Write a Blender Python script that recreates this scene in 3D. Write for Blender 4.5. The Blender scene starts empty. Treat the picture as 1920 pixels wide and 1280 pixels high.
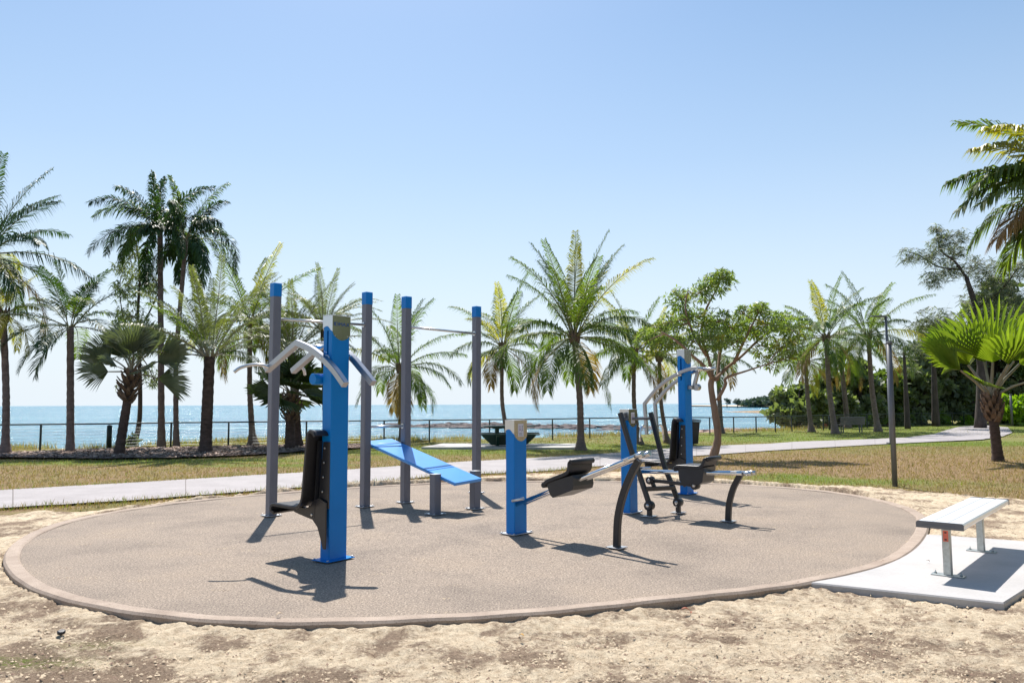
import bpy, math, random
import numpy as np
from mathutils import Vector, Matrix, noise
R = math.radians
C = bpy.context.scene.collection
scene = bpy.context.scene

# ------------------------------------------------------------------ camera, sky, sun, exposure
F, H, CX, CY = 1452.0, 1.5, 960.0, 640.0
PITCH, ROLL = math.atan(117.5 / F), R(0.2)
cd = bpy.data.cameras.new('camera'); cam = bpy.data.objects.new('camera', cd); C.objects.link(cam)
cd.sensor_width = 36; cd.lens = F / 1920 * 36; cd.clip_start = 0.05; cd.clip_end = 60000
cam.location = (0, 0, H)
cam.rotation_mode = 'QUATERNION'
cam.rotation_quaternion = (Matrix.Rotation(math.pi / 2 + PITCH, 3, 'X') @ Matrix.Rotation(-ROLL, 3, 'Z')).to_quaternion()
scene.camera = cam
SUN = Vector((-0.13, 0.62, 1.0)).normalized()
w = bpy.data.worlds.new('World'); scene.world = w; w.use_nodes = True
wn = w.node_tree.nodes; wl = w.node_tree.links
sky = wn.new('ShaderNodeTexSky'); sky.sky_type = 'NISHITA'; sky.sun_disc = False
sky.sun_elevation = math.asin(SUN.z); sky.sun_rotation = math.atan2(SUN.x, SUN.y)
sky.air_density = 0.9; sky.dust_density = 0.9; sky.ozone_density = 3.5; sky.altitude = 0
bg = wn['Background']; bg.inputs[1].default_value = 0.106
hs = wn.new('ShaderNodeHueSaturation'); hs.inputs['Saturation'].default_value = 1.22; hs.inputs['Hue'].default_value = 0.490
wl.new(sky.outputs[0], hs.inputs['Color'])
# pale sea haze low in the sky: weight falls off with elevation
tc_ = wn.new('ShaderNodeTexCoord'); sx_ = wn.new('ShaderNodeSeparateXYZ'); wl.new(tc_.outputs['Generated'], sx_.inputs[0])
cr_ = wn.new('ShaderNodeValToRGB'); wl.new(sx_.outputs['Z'], cr_.inputs[0]); el_ = cr_.color_ramp.elements
for i_, (p_, v_) in enumerate(((0.0, .97), (.06, .90), (.14, .72), (.22, .54), (.30, .38), (.45, .18), (.62, .04))):
    e_ = el_[i_] if i_ < 2 else el_.new(p_)
    e_.position = p_; e_.color = (v_, v_, v_, 1)
mx_ = wn.new('ShaderNodeMix'); mx_.data_type = 'RGBA'; wl.new(cr_.outputs[0], mx_.inputs[0]); wl.new(hs.outputs[0], mx_.inputs[6]); mx_.inputs[7].default_value = (5.6, 6.2, 6.7, 1)
wl.new(mx_.outputs[2], bg.inputs[0])
sd = bpy.data.lights.new('sun', 'SUN'); sd.energy = 5.0; sd.angle = R(0.53); sd.color = (1.0, 0.95, 0.88)
so = bpy.data.objects.new('sun', sd); C.objects.link(so)
so.rotation_mode = 'QUATERNION'; so.rotation_quaternion = SUN.to_track_quat('Z', 'Y'); so.location = (0, 0, 30)
scene.view_settings.view_transform = 'Standard'; scene.view_settings.look = 'None'
scene.view_settings.exposure = 0.5; scene.view_settings.gamma = 1
scene.view_settings.use_curve_mapping = False

# turning a measured sight line into a place on the ground (z) or at a known depth y
def ray(px, py):
    u = px - CX; v = CY - py
    c, s = math.cos(ROLL), math.sin(ROLL)
    x = c * u + s * v; z = -s * u + c * v
    cp, sp = math.cos(PITCH), math.sin(PITCH)
    return Vector((x, F * cp - z * sp, F * sp + z * cp))
def G(px, py, z=0.0):
    r = ray(px, py); t = (z - H) / r.z
    return Vector((r.x * t, r.y * t, z))
def Y(px, py, y):
    r = ray(px, py); t = y / r.y
    return Vector((r.x * t, y, H + r.z * t))

# ------------------------------------------------------------------ mesh builder
class MB:
    def __init__(s, off=(0, 0, 0)):
        s.v = []; s.f = []; s.m = []; s.sm = []; s.off = Vector(off)
    def face(s, pts, m=0, sm=False):
        n = len(s.v); s.v.extend([Vector(p) for p in pts]); s.f.append(tuple(range(n, n + len(pts)))); s.m.append(m); s.sm.append(sm)
    def box(s, c, d, rot=None, m=0, bev=0.0):
        c = Vector(c); hx, hy, hz = d[0] / 2, d[1] / 2, d[2] / 2
        b = min(bev, hx * .9, hy * .9, hz * .9)
        n = len(s.v); M = rot if rot else Matrix.Identity(3)
        if b <= 0:
            for z in (-hz, hz):
                for x, y in ((-hx, -hy), (hx, -hy), (hx, hy), (-hx, hy)): s.v.append(c + M @ Vector((x, y, z)))
            for q in ((3, 2, 1, 0), (4, 5, 6, 7), (0, 1, 5, 4), (1, 2, 6, 5), (2, 3, 7, 6), (3, 0, 4, 7)):
                s.f.append(tuple(n + k for k in q)); s.m.append(m); s.sm.append(False)
            return
        rings = []
        for z, k in ((-hz, b), (-hz + b, 0), (hz - b, 0), (hz, b)):
            r = []
            for sx, sy in ((-1, -1), (1, -1), (1, 1), (-1, 1)):
                X, Yy = sx * (hx - k), sy * (hy - k)
                a = (X, Yy - sy * (b if k == 0 else 0)); bb = (X - sx * (b if k == 0 else 0), Yy)
                pr = (bb, a) if sx * sy < 0 else (a, bb)
                if k: pr = ((X, Yy),)
                if not k:
                    pr = {(-1, -1): (a, bb), (1, -1): (bb, a), (1, 1): (a, bb), (-1, 1): (bb, a)}[(sx, sy)]
                for q in pr:
                    r.append(len(s.v)); s.v.append(c + M @ Vector((q[0], q[1], z)))
            rings.append(r)
        def af(t): s.f.append(tuple(t)); s.m.append(m); s.sm.append(False)
        af(reversed(rings[0])); af(rings[3])
        for i in range(8): af((rings[1][i], rings[1][(i + 1) % 8], rings[2][(i + 1) % 8], rings[2][i]))
        for q in range(4):
            af((rings[0][q], rings[1][2 * q + 1], rings[1][2 * q])); af((rings[3][q], rings[2][2 * q], rings[2][2 * q + 1]))
            q2 = (q + 1) % 4
            af((rings[0][q], rings[0][q2], rings[1][2 * q2], rings[1][2 * q + 1]))
            af((rings[3][q2], rings[3][q], rings[2][2 * q + 1], rings[2][2 * q2]))
    def tube(s, pts, rad, n=8, m=0, sm=True, cap=True, sec=None, up=None):
        # sec: list of 2D section points (scaled by rad) else a circle
        pts = [Vector(p) for p in pts]
        if not hasattr(rad, '__len__'): rad = [rad] * len(pts)
        if sec is None: sec = [(math.cos(2 * math.pi * k / n), math.sin(2 * math.pi * k / n)) for k in range(n)]
        n = len(sec); prev = None; rings = []
        for i, p in enumerate(pts):
            if i == 0: t = pts[1] - p
            elif i == len(pts) - 1: t = p - pts[i - 1]
            else: t = (pts[i + 1] - p).normalized() + (p - pts[i - 1]).normalized()
            t.normalize()
            if prev is None:
                a = Vector(up) if up else (Vector((0, 0, 1)) if abs(t.z) < .9 else Vector((0, 1, 0)))
            else: a = prev
            u = a - t * a.dot(t); u.normalize(); v = t.cross(u)
            if not up: prev = u
            else: prev = Vector(up)
            k = 1.0
            if sec is not None and 0 < i < len(pts) - 1:
                cs = (pts[i + 1] - p).normalized().dot((p - pts[i - 1]).normalized()); k = 1 / math.sqrt(max(.3, (1 + cs) / 2))
            r = []
            for (x, y) in sec:
                r.append(len(s.v)); s.v.append(p + u * (y * rad[i]) * (k if up is None or True else 1) + v * (x * rad[i]))
            rings.append(r)
        for i in range(len(rings) - 1):
            for q in range(n):
                s.f.append((rings[i][q], rings[i][(q + 1) % n], rings[i + 1][(q + 1) % n], rings[i + 1][q])); s.m.append(m); s.sm.append(sm)
        if cap:
            s.f.append(tuple(reversed(rings[0]))); s.m.append(m); s.sm.append(False)
            s.f.append(tuple(rings[-1])); s.m.append(m); s.sm.append(False)
    def prism(s, poly, axis, lo, hi, m=0, sm=False):
        # poly in (a,b) coords; axis 'x': (a,b)->(y,z); 'z': (x,y)
        def P(a, b, t): return Vector((t, a, b)) if axis == 'x' else (Vector((a, t, b)) if axis == 'y' else Vector((a, b, t)))
        n = len(s.v); k = len(poly)
        for t in (lo, hi):
            for a, b in poly: s.v.append(P(a, b, t))
        s.f.append(tuple(n + i for i in range(k))[::-1]); s.f.append(tuple(n + k + i for i in range(k))); s.m += [m, m]; s.sm += [False, False]
        for i in range(k):
            j = (i + 1) % k; s.f.append((n + i, n + j, n + k + j, n + k + i)); s.m.append(m); s.sm.append(sm)
    def lathe(s, prof, c=(0, 0, 0), n=24, M=None, m=0, sm=True):
        M = M or Matrix.Identity(3); c = Vector(c); rings = []
        for r, z in prof:
            rr = []
            for k in range(n):
                a = 2 * math.pi * k / n; rr.append(len(s.v)); s.v.append(c + M @ Vector((r * math.cos(a), r * math.sin(a), z)))
            rings.append(rr)
        for i in range(len(rings) - 1):
            for q in range(n):
                s.f.append((rings[i][q], rings[i][(q + 1) % n], rings[i + 1][(q + 1) % n], rings[i + 1][q])); s.m.append(m); s.sm.append(sm)
        s.f.append(tuple(reversed(rings[0]))); s.f.append(tuple(rings[-1])); s.m += [m, m]; s.sm += [False, False]
    def build(s, name, mats, parent=None, fix=False):
        me = bpy.data.meshes.new(name)
        n = len(s.v); co = np.empty((n, 3), np.float32)
        co[:] = [tuple(v) for v in s.v] if n else 0
        if parent is not None and s.off.length == 0: pass
        co -= np.array(tuple(s.off), np.float32)
        fl = np.array([len(f) for f in s.f], np.int32); li = np.concatenate([np.array(f, np.int32) for f in s.f]) if s.f else np.zeros(0, np.int32)
        me.vertices.add(n); me.vertices.foreach_set('co', co.ravel())
        me.loops.add(len(li)); me.loops.foreach_set('vertex_index', li)
        me.polygons.add(len(fl)); me.polygons.foreach_set('loop_start', np.concatenate([[0], np.cumsum(fl)[:-1]]).astype(np.int32))
        me.polygons.foreach_set('loop_total', fl)
        me.polygons.foreach_set('material_index', np.array(s.m, np.int32))
        me.polygons.foreach_set('use_smooth', np.array(s.sm, bool))
        me.update(calc_edges=True); me.validate()
        if fix:
            import bmesh
            bm = bmesh.new(); bm.from_mesh(me); bmesh.ops.recalc_face_normals(bm, faces=bm.faces); bm.to_mesh(me); bm.free()
        for mt in (mats if isinstance(mats, (list, tuple)) else [mats]): me.materials.append(mt)
        o = bpy.data.objects.new(name, me); C.objects.link(o)
        if parent is not None: o.parent = parent
        return o
def tag(o, label=None, cat=None, group=None, kind=None):
    if label: o['label'] = label
    if cat: o['category'] = cat
    if group: o['group'] = group
    if kind: o['kind'] = kind
    return o
def thing(name, label, cat, loc=(0, 0, 0), rz=0, group=None):
    o = bpy.data.objects.new(name, None); C.objects.link(o); o.location = loc; o.rotation_euler = (0, 0, rz); o.empty_display_size = .2
    return tag(o, label, cat, group)
def copy_tree(o, parent=None):
    c = o.copy(); C.objects.link(c); c.parent = parent
    for ch in list(o.children): copy_tree(ch, c)
    return c
def grid_mesh(name, X, Yv, Z, mats, keep=None, attrs=None, smooth=True):
    ny, nx = X.shape; n = nx * ny
    me = bpy.data.meshes.new(name); co = np.stack([X, Yv, Z], -1).reshape(-1, 3).astype(np.float32)
    idx = np.arange(n).reshape(ny, nx); q = np.stack([idx[:-1, :-1], idx[:-1, 1:], idx[1:, 1:], idx[1:, :-1]], -1).reshape(-1, 4)
    if keep is not None:
        k = keep.reshape(-1); q = q[k[q].all(1)]
        used = np.zeros(n, bool); used[q.ravel()] = True; mp = np.cumsum(used) - 1; co = co[used]; q = mp[q]
        if attrs: attrs = {a: b.reshape(-1)[used] for a, b in attrs.items()}
    me.vertices.add(len(co)); me.vertices.foreach_set('co', co.ravel()); me.loops.add(q.size); me.loops.foreach_set('vertex_index', q.ravel().astype(np.int32))
    me.polygons.add(len(q)); me.polygons.foreach_set('loop_start', np.arange(0, q.size, 4, dtype=np.int32)); me.polygons.foreach_set('loop_total', np.full(len(q), 4, np.int32))
    me.polygons.foreach_set('use_smooth', np.full(len(q), smooth, bool)); me.update(calc_edges=True)
    for a, b in (attrs or {}).items():
        at = me.attributes.new(a, 'FLOAT', 'POINT'); at.data.foreach_set('value', np.asarray(b, np.float32).ravel())
    for mt in (mats if isinstance(mats, (list, tuple)) else [mats]): me.materials.append(mt)
    o = bpy.data.objects.new(name, me); C.objects.link(o); return o
def tri_cloud(name, V, Fc, mats, mi=None):
    me = bpy.data.meshes.new(name); k = Fc.shape[1]
    me.vertices.add(len(V)); me.vertices.foreach_set('co', V.astype(np.float32).ravel()); me.loops.add(Fc.size); me.loops.foreach_set('vertex_index', Fc.ravel().astype(np.int32))
    me.polygons.add(len(Fc)); me.polygons.foreach_set('loop_start', np.arange(0, Fc.size, k, dtype=np.int32)); me.polygons.foreach_set('loop_total', np.full(len(Fc), k, np.int32))
    if mi is not None: me.polygons.foreach_set('material_index', mi.astype(np.int32))
    me.update(calc_edges=True)
    for mt in mats: me.materials.append(mt)
    o = bpy.data.objects.new(name, me); C.objects.link(o); return o

# ------------------------------------------------------------------ materials
def new_mat(name):
    m = bpy.data.materials.new(name); m.use_nodes = True; nt = m.node_tree
    b = nt.nodes['Principled BSDF']; return m, nt, b
def ramp(nt, src, stops):
    r = nt.nodes.new('ShaderNodeValToRGB'); e = r.color_ramp.elements
    e[0].position, e[0].color = stops[0][0], (*stops[0][1], 1); e[1].position, e[1].color = stops[-1][0], (*stops[-1][1], 1)
    for p, c in stops[1:-1]:
        q = e.new(p); q.color = (*c, 1)
    nt.links.new(src, r.inputs[0]); return r.outputs[0]
def nz(nt, scale, detail=4, rough=.55, coord='Object', stretch=None):
    tc = nt.nodes.new('ShaderNodeTexCoord'); n = nt.nodes.new('ShaderNodeTexNoise'); n.inputs['Scale'].default_value = scale
    n.inputs['Detail'].default_value = detail; n.inputs['Roughness'].default_value = rough
    src = tc.outputs[coord]
    if stretch:
        mp = nt.nodes.new('ShaderNodeMapping'); mp.inputs['Scale'].default_value = stretch; nt.links.new(src, mp.inputs[0]); src = mp.outputs[0]
    nt.links.new(src, n.inputs['Vector']); return n.outputs['Fac']
def mixc(nt, f, a, b, mode='MIX'):
    m = nt.nodes.new('ShaderNodeMix'); m.data_type = 'RGBA'; m.blend_type = mode
    for i, x in ((0, f), (6, a), (7, b)):
        if isinstance(x, (int, float)): m.inputs[i].default_value = x
        elif isinstance(x, tuple): m.inputs[i].default_value = (*x, 1)
        else: nt.links.new(x, m.inputs[i])
    return m.outputs[2]
def bump(nt, b, h, strength, dist):
    n = nt.nodes.new('ShaderNodeBump'); n.inputs['Strength'].default_value = strength; n.inputs['Distance'].default_value = dist
    nt.links.new(h, n.inputs['Height']); nt.links.new(n.outputs[0], b.inputs['Normal'])
def simple(name, col, rough=.5, metal=0, var=.15, scale=6, bmp=0, bscale=60, spec=.5, aniso=None):
    m, nt, b = new_mat(name); b.inputs['Roughness'].default_value = rough; b.inputs['Metallic'].default_value = metal
    b.inputs['Specular IOR Level'].default_value = spec
    f = nz(nt, scale, 5, .6, stretch=aniso)
    c = ramp(nt, f, [(.25, tuple(x * (1 - var) for x in col)), (.75, tuple(min(1, x * (1 + var)) for x in col))])
    nt.links.new(c, b.inputs['Base Color'])
    if bmp: bump(nt, b, nz(nt, bscale, 3), bmp, .01)
    return m
def leaf_mat(name, c1, c2, trans=.35, rough=.38, scale=1.2, c3=None):
    m, nt, b = new_mat(name); b.inputs['Roughness'].default_value = rough; b.inputs['Specular IOR Level'].default_value = .5
    st = [(.3, c1), (.7, c2)] + ([(.86, c3)] if c3 else [])
    col = ramp(nt, nz(nt, scale, 4, .7), st)
    nt.links.new(col, b.inputs['Base Color'])
    t = nt.nodes.new('ShaderNodeBsdfTranslucent')
    tcx = mixc(nt, 1.0, col, (1.7, 1.9, .55), 'MULTIPLY'); nt.links.new(tcx, t.inputs['Color'])
    mx = nt.nodes.new('ShaderNodeMixShader'); mx.inputs[0].default_value = trans
    nt.links.new(b.outputs[0], mx.inputs[1]); nt.links.new(t.outputs[0], mx.inputs[2]); nt.links.new(mx.outputs[0], nt.nodes['Material Output'].inputs[0])
    return m
M = {}
M['blue'] = simple('blue_paint', (.0, .205, .62), .36, var=.05, scale=3, spec=.28)
M['blue_board'] = simple('blue_board_paint', (.03, .27, .70), .33, var=.12, scale=5, spec=.8)
M['blue_cap'] = simple('blue_post_cap', (.0, .20, .62), .4, var=.05, spec=.3)
M['post'] = simple('grey_powder_coat', (.155, .160, .195), .42, var=.06, scale=3, spec=.5)
M['steel'] = simple('brushed_steel', (.62, .63, .64), .28, 1, var=.08, scale=40, aniso=(1, 1, 14))
M['alu'] = simple('cast_aluminium', (.42, .425, .44), .34, 1, var=.07, scale=25)
M['chrome'] = simple('chrome_tube', (.80, .80, .80), .08, 1, var=.03)
M['plate'] = simple('polished_cap_plate', (.50, .48, .44), .17, 1, var=.10, scale=8)
M['black'] = simple('black_moulded_plastic', (.018, .017, .020), .42, var=.2, scale=20, spec=.5, bmp=.15, bscale=300)
M['blackm'] = simple('black_powder_coat', (.020, .021, .025), .34, var=.15, scale=10, spec=.55)
M['flange'] = simple('galvanised_flange', (.55, .56, .58), .35, 1, var=.15, scale=20)
M['bolt'] = simple('bolt_steel', (.6, .6, .6), .3, 1)
M['slotdark'] = simple('slot_interior', (.01, .02, .05), .7)
M['paper'] = simple('placard_white', (.72, .70, .76), .5, var=.06, scale=60)
M['ink'] = simple('placard_purple_ink', (.22, .08, .32), .6)
M['inkgrey'] = simple('placard_grey_ink', (.25, .25, .30), .6)
M['letters'] = simple('blue_lettering', (.01, .07, .28), .5)
M['green_fence'] = simple('dark_green_fence_coat', (.008, .022, .020), .5, var=.2)
M['wire'] = simple('fence_wire', (.22, .24, .25), .45, 1)
M['green_table'] = simple('dark_green_table_paint', (.006, .040, .028), .42, var=.15)
M['galv'] = simple('lamp_post_grey', (.13, .135, .15), .45, .2, var=.08)
M['bin'] = simple('bin_black', (.015, .017, .019), .45)
M['slats'] = simple('weathered_slats', (.20, .18, .16), .6, var=.25, scale=12)
M['alubench'] = simple('aluminium_bench', (.86, .86, .87), .38, .55, var=.04, scale=6, aniso=(1, 1, 8))
M['galvleg'] = simple('galvanised_leg', (.42, .45, .45), .42, .9, var=.18, scale=30)
M['sticker'] = simple('red_label', (.62, .14, .09), .5)

def m_rubber():
    m, nt, b = new_mat('rubber_softfall'); b.inputs['Roughness'].default_value = .85; b.inputs['Specular IOR Level'].default_value = .25
    f1 = nz(nt, 60, 3, .95); f2 = nz(nt, .9, 5, .6); f3 = nz(nt, 300, 2, .7)
    g = ramp(nt, f1, [(.32, (.09, .072, .06)), (.45, (.22, .178, .145)), (.56, (.33, .275, .225)), (.68, (.62, .525, .42))])
    d = ramp(nt, f2, [(.28, (.74, .73, .73)), (.5, (1, .98, .96)), (.72, (1.12, 1.08, 1.02))])
    nt.links.new(mixc(nt, 1.0, g, d, 'MULTIPLY'), b.inputs['Base Color'])
    bump(nt, b, f3, .45, .006); return m
M['rubber'] = m_rubber()
def m_kerb():
    m, nt, b = new_mat('kerb_concrete'); b.inputs['Roughness'].default_value = .85
    a = ramp(nt, nz(nt, 3, 6, .65), [(.3, (.29, .22, .17)), (.7, (.44, .35, .28))])
    s = ramp(nt, nz(nt, 90, 3, .6), [(.32, (.55, .55, .55)), (.45, (1, 1, 1)), (.8, (1.08, 1.08, 1.08))])
    nt.links.new(mixc(nt, 1.0, a, s, 'MULTIPLY'), b.inputs['Base Color']); bump(nt, b, nz(nt, 120, 4), .3, .006); return m
M['kerb'] = m_kerb()
def m_conc(name, c1, c2, sp=.75):
    m, nt, b = new_mat(name); b.inputs['Roughness'].default_value = .8
    a = ramp(nt, nz(nt, 1.6, 7, .65), [(.3, c1), (.7, c2)])
    s = ramp(nt, nz(nt, 45, 5, .7), [(.3, (sp, sp, sp)), (.5, (1, 1, 1))])
    nt.links.new(mixc(nt, 1.0, a, s, 'MULTIPLY'), b.inputs['Base Color']); bump(nt, b, nz(nt, 80, 4), .25, .005); return m
M['pad'] = m_conc('pad_concrete', (.40, .385, .375), (.49, .47, .46), .88)
M['path'] = m_conc('path_concrete', (.30, .275, .275), (.385, .355, .355))
def m_sand():
    m, nt, b = new_mat('sandy_soil'); b.inputs['Roughness'].default_value = .95; b.inputs['Specular IOR Level'].default_value = .1
    at = nt.nodes.new('ShaderNodeAttribute'); at.attribute_name = 'soil'
    base = ramp(nt, nz(nt, 14, 6, .7), [(.28, (.37, .265, .175)), (.42, (.57, .455, .32)), (.60, (.74, .62, .455))])
    # darker soil showing through in ragged patches, more of it where it was scuffed (attribute)
    def mth(op, a, b_):
        q = nt.nodes.new('ShaderNodeMath'); q.operation = op
        for i_, v_ in enumerate((a, b_)):
            if isinstance(v_, (int, float)): q.inputs[i_].default_value = v_
            else: nt.links.new(v_, q.inputs[i_])
        return q.outputs[0]
    v = mth('ADD', mth('ADD', nz(nt, 1.9, 9, .72), mth('MULTIPLY', nz(nt, 26, 5, .8), .38)), mth('MULTIPLY', at.outputs['Fac'], .30))
    k = ramp(nt, v, [(.685, (0, 0, 0)), (.79, (.9, .9, .9))])
    dark = ramp(nt, nz(nt, 40, 4, .7), [(.3, (.14, .095, .068)), (.7, (.34, .25, .18))])
    c = mixc(nt, k, base, dark)
    sp = ramp(nt, nz(nt, 85, 4, .85), [(.34, (.26, .21, .18)), (.43, (1, 1, 1)), (.62, (1.12, 1.12, 1.12))])
    c = mixc(nt, 1.0, c, sp, 'MULTIPLY')
    sp2 = ramp(nt, nz(nt, 24, 6, .85), [(.30, (.62, .56, .52)), (.45, (1, 1, 1))])
    c = mixc(nt, 1.0, c, sp2, 'MULTIPLY')
    g = nt.nodes.new('ShaderNodeAttribute'); g.attribute_name = 'green'
    gm = nt.nodes.new('ShaderNodeMath'); gm.operation = 'MULTIPLY'; nt.links.new(g.outputs['Fac'], gm.inputs[0])
    nt.links.new(ramp(nt, nz(nt, 30, 4, .7), [(.4, (0, 0, 0)), (.6, (1, 1, 1))]), gm.inputs[1])
    c = mixc(nt, gm.outputs[0], c, (.16, .19, .05))
    nt.links.new(c, b.inputs['Base Color']); bump(nt, b, nz(nt, 42, 8, .85), .85, .03); return m
M['sand'] = m_sand()
def m_grass():
    m, nt, b = new_mat('lawn'); b.inputs['Roughness'].default_value = .9; b.inputs['Specular IOR Level'].default_value = .15
    at = nt.nodes.new('ShaderNodeAttribute'); at.attribute_name = 'green'
    n1 = nz(nt, .7, 6, .7); add = nt.nodes.new('ShaderNodeMath'); add.operation = 'ADD'
    nt.links.new(at.outputs['Fac'], add.inputs[0]); nt.links.new(n1, add.inputs[1])
    k = ramp(nt, add.outputs[0], [(.55, (0, 0, 0)), (1.15, (1, 1, 1))])
    dry = ramp(nt, nz(nt, 3.5, 8, .8), [(.3, (.17, .105, .058)), (.5, (.27, .18, .10)), (.7, (.36, .27, .155))])
    gr = ramp(nt, nz(nt, 5, 8, .8), [(.3, (.10, .13, .025)), (.7, (.22, .26, .06))])
    c = mixc(nt, k, dry, gr)
    sp = ramp(nt, nz(nt, 28, 5, .8), [(.3, (.55, .55, .55)), (.6, (1.15, 1.15, 1.15))])
    c = mixc(nt, 1.0, c, sp, 'MULTIPLY')
    rk = nt.nodes.new('ShaderNodeAttribute'); rk.attribute_name = 'rock'
    rc = ramp(nt, nz(nt, .35, 8, .75, stretch=(.4, 1.6, 5)), [(.3, (.12, .07, .06)), (.5, (.36, .23, .18)), (.7, (.55, .42, .34))])
    c = mixc(nt, rk.outputs['Fac'], c, rc)
    nt.links.new(c, b.inputs['Base Color']); bump(nt, b, nz(nt, 22, 6, .8), .6, .05); return m
M['lawn'] = m_grass()
M['blade_dry'] = leaf_mat('dry_grass_blades', (.24, .16, .085), (.40, .30, .17), .25, .7, 3)
M['blade_green'] = leaf_mat('green_grass_blades', (.12, .16, .03), (.22, .27, .06), .35, .6, 3)
M['tuft'] = leaf_mat('dry_tuft_blades', (.24, .17, .09), (.46, .36, .20), .3, .7, .8)
M['chips'] = simple('mulch_chips', (.30, .20, .15), .85, var=.5, scale=8)
M['mulch'] = simple('mulch_bed_soil', (.20, .145, .125), .95, var=.5, scale=12, bmp=.8, bscale=20)
M['coco'] = leaf_mat('coconut_leaf', (.055, .095, .022), (.14, .185, .040), .48, .46, .9, (.27, .26, .07))
M['coco_y'] = leaf_mat('yellow_coconut_leaf', (.18, .20, .03), (.36, .29, .05), .50, .4, 1.5)
M['coco_b'] = leaf_mat('dead_coconut_leaf', (.20, .12, .05), (.34, .22, .10), .35, .7, 1.5)
M['foxtail'] = leaf_mat('foxtail_leaf', (.020, .050, .018), (.055, .105, .030), .32, .46, .9)
M['dypsis'] = leaf_mat('grey_green_feather_leaf', (.10, .12, .06), (.19, .21, .11), .32, .46, .9)
M['bism'] = leaf_mat('blue_grey_fan_leaf', (.13, .165, .13), (.24, .27, .19), .22, .5, 1.2, (.26, .27, .11))
M['fan_dark'] = leaf_mat('dark_fan_leaf', (.045, .075, .03), (.09, .13, .045), .28, .4, 1.2)
M['fan_lime'] = leaf_mat('lime_fan_leaf', (.11, .18, .03), (.27, .33, .05), .50, .45, .8, (.42, .38, .08))
M['plum'] = leaf_mat('narrow_glossy_leaf', (.10, .145, .055), (.26, .32, .12), .48, .36, 2.5, (.40, .42, .16))
M['casu'] = leaf_mat('casuarina_needles', (.10, .12, .09), (.22, .24, .18), .45, .5, .6)
M['wood1'] = leaf_mat('dark_bush_leaf', (.10, .13, .085), (.25, .29, .17), .40, .45, .25, (.28, .31, .17))
M['wood2'] = leaf_mat('mid_green_bush_leaf', (.06, .10, .03), (.17, .22, .07), .35, .42, .3, (.26, .30, .10))
M['wood3'] = leaf_mat('lime_shrub_leaf', (.11, .20, .015), (.26, .38, .03), .45, .42, .5)
M['farwood'] = leaf_mat('headland_leaf', (.05, .08, .07), (.09, .13, .11), .15, .6, .02)
def m_bark(name, c1, c2, ring=0):
    m, nt, b = new_mat(name); b.inputs['Roughness'].default_value = .9
    f = nz(nt, 5, 7, .7, stretch=(1, 1, 2.5 if ring else .35))
    c = ramp(nt, f, [(.3, c1), (.7, c2)]); nt.links.new(c, b.inputs['Base Color']); bump(nt, b, nz(nt, 14, 6, .7, stretch=(1, 1, 2.5 if ring else .3)), .8, .03); return m
M['trunk'] = m_bark('palm_trunk', (.12, .085, .075), (.27, .21, .19), 1)
M['trunk_d'] = m_bark('dark_palm_trunk', (.035, .022, .018), (.14, .095, .08), 1)
M['boot'] = m_bark('leaf_base_fibre', (.06, .035, .025), (.27, .19, .14))
M['bark'] = m_bark('smooth_tan_bark', (.20, .125, .085), (.36, .25, .18))
M['bark_d'] = m_bark('dark_bark', (.035, .027, .024), (.11, .085, .075))
M['rachis'] = simple('palm_leaf_stalk', (.20, .19, .075), .5, var=.25)
M['rachis_g'] = simple('grey_leaf_stalk', (.28, .26, .20), .5, var=.25)
M['rock'] = m_bark('shore_rock', (.07, .055, .055), (.20, .155, .145))
M['rockp'] = m_bark('pink_shore_rock', (.26, .15, .115), (.58, .42, .33))
M['redearth'] = m_bark('red_earth', (.20, .055, .035), (.42, .19, .13))
def m_sea():
    m, nt, b = new_mat('sea_water')
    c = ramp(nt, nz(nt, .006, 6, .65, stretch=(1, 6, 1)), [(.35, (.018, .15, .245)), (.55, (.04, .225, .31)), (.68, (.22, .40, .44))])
    nt.links.new(c, b.inputs['Base Color']); b.inputs['Roughness'].default_value = .16; b.inputs['IOR'].default_value = 1.33; b.inputs['Specular IOR Level'].default_value = .42
    f1 = nz(nt, .6, 5, .6, stretch=(1, 1.4, 1))
    bump(nt, b, f1, 1.0, 1.1); return m
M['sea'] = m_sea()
M['beach'] = simple('beach_sand', (.62, .52, .40), .9, var=.1, scale=.05)

# ------------------------------------------------------------------ setting: terrain, sea
EDGE = [G(*p) for p in [(-600, 850), (0, 841), (200, 840), (330, 832), (450, 826), (600, 826), (720, 825), (860, 824), (1000, 820), (1100, 817), (1200, 814), (1300, 811), (1450, 806), (1550, 802)]]
EX = [e.x for e in EDGE] + [40, 80, 200, 3000]; EY = [e.y for e in EDGE] + [95, 180, 420, 900]
ex, ey = np.array([-3000, -200] + EX), np.array([24., 26.] + EY)
def shore(x): return np.interp(x, ex, ey)
SB = [G(*p) for p in [(-900, 1010), (-200, 972), (0, 960), (200, 949), (350, 938), (450, 927), (560, 917), (700, 906), (850, 900), (900, 893), (1000, 888), (1150, 884), (1250, 888), (1350, 898), (1440, 906), (1600, 912), (1700, 918), (1800, 926), (1920, 934), (2300, 955)]]
def sandline(x): return np.interp(x, [s.x for s in SB], [s.y for s in SB])
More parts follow.
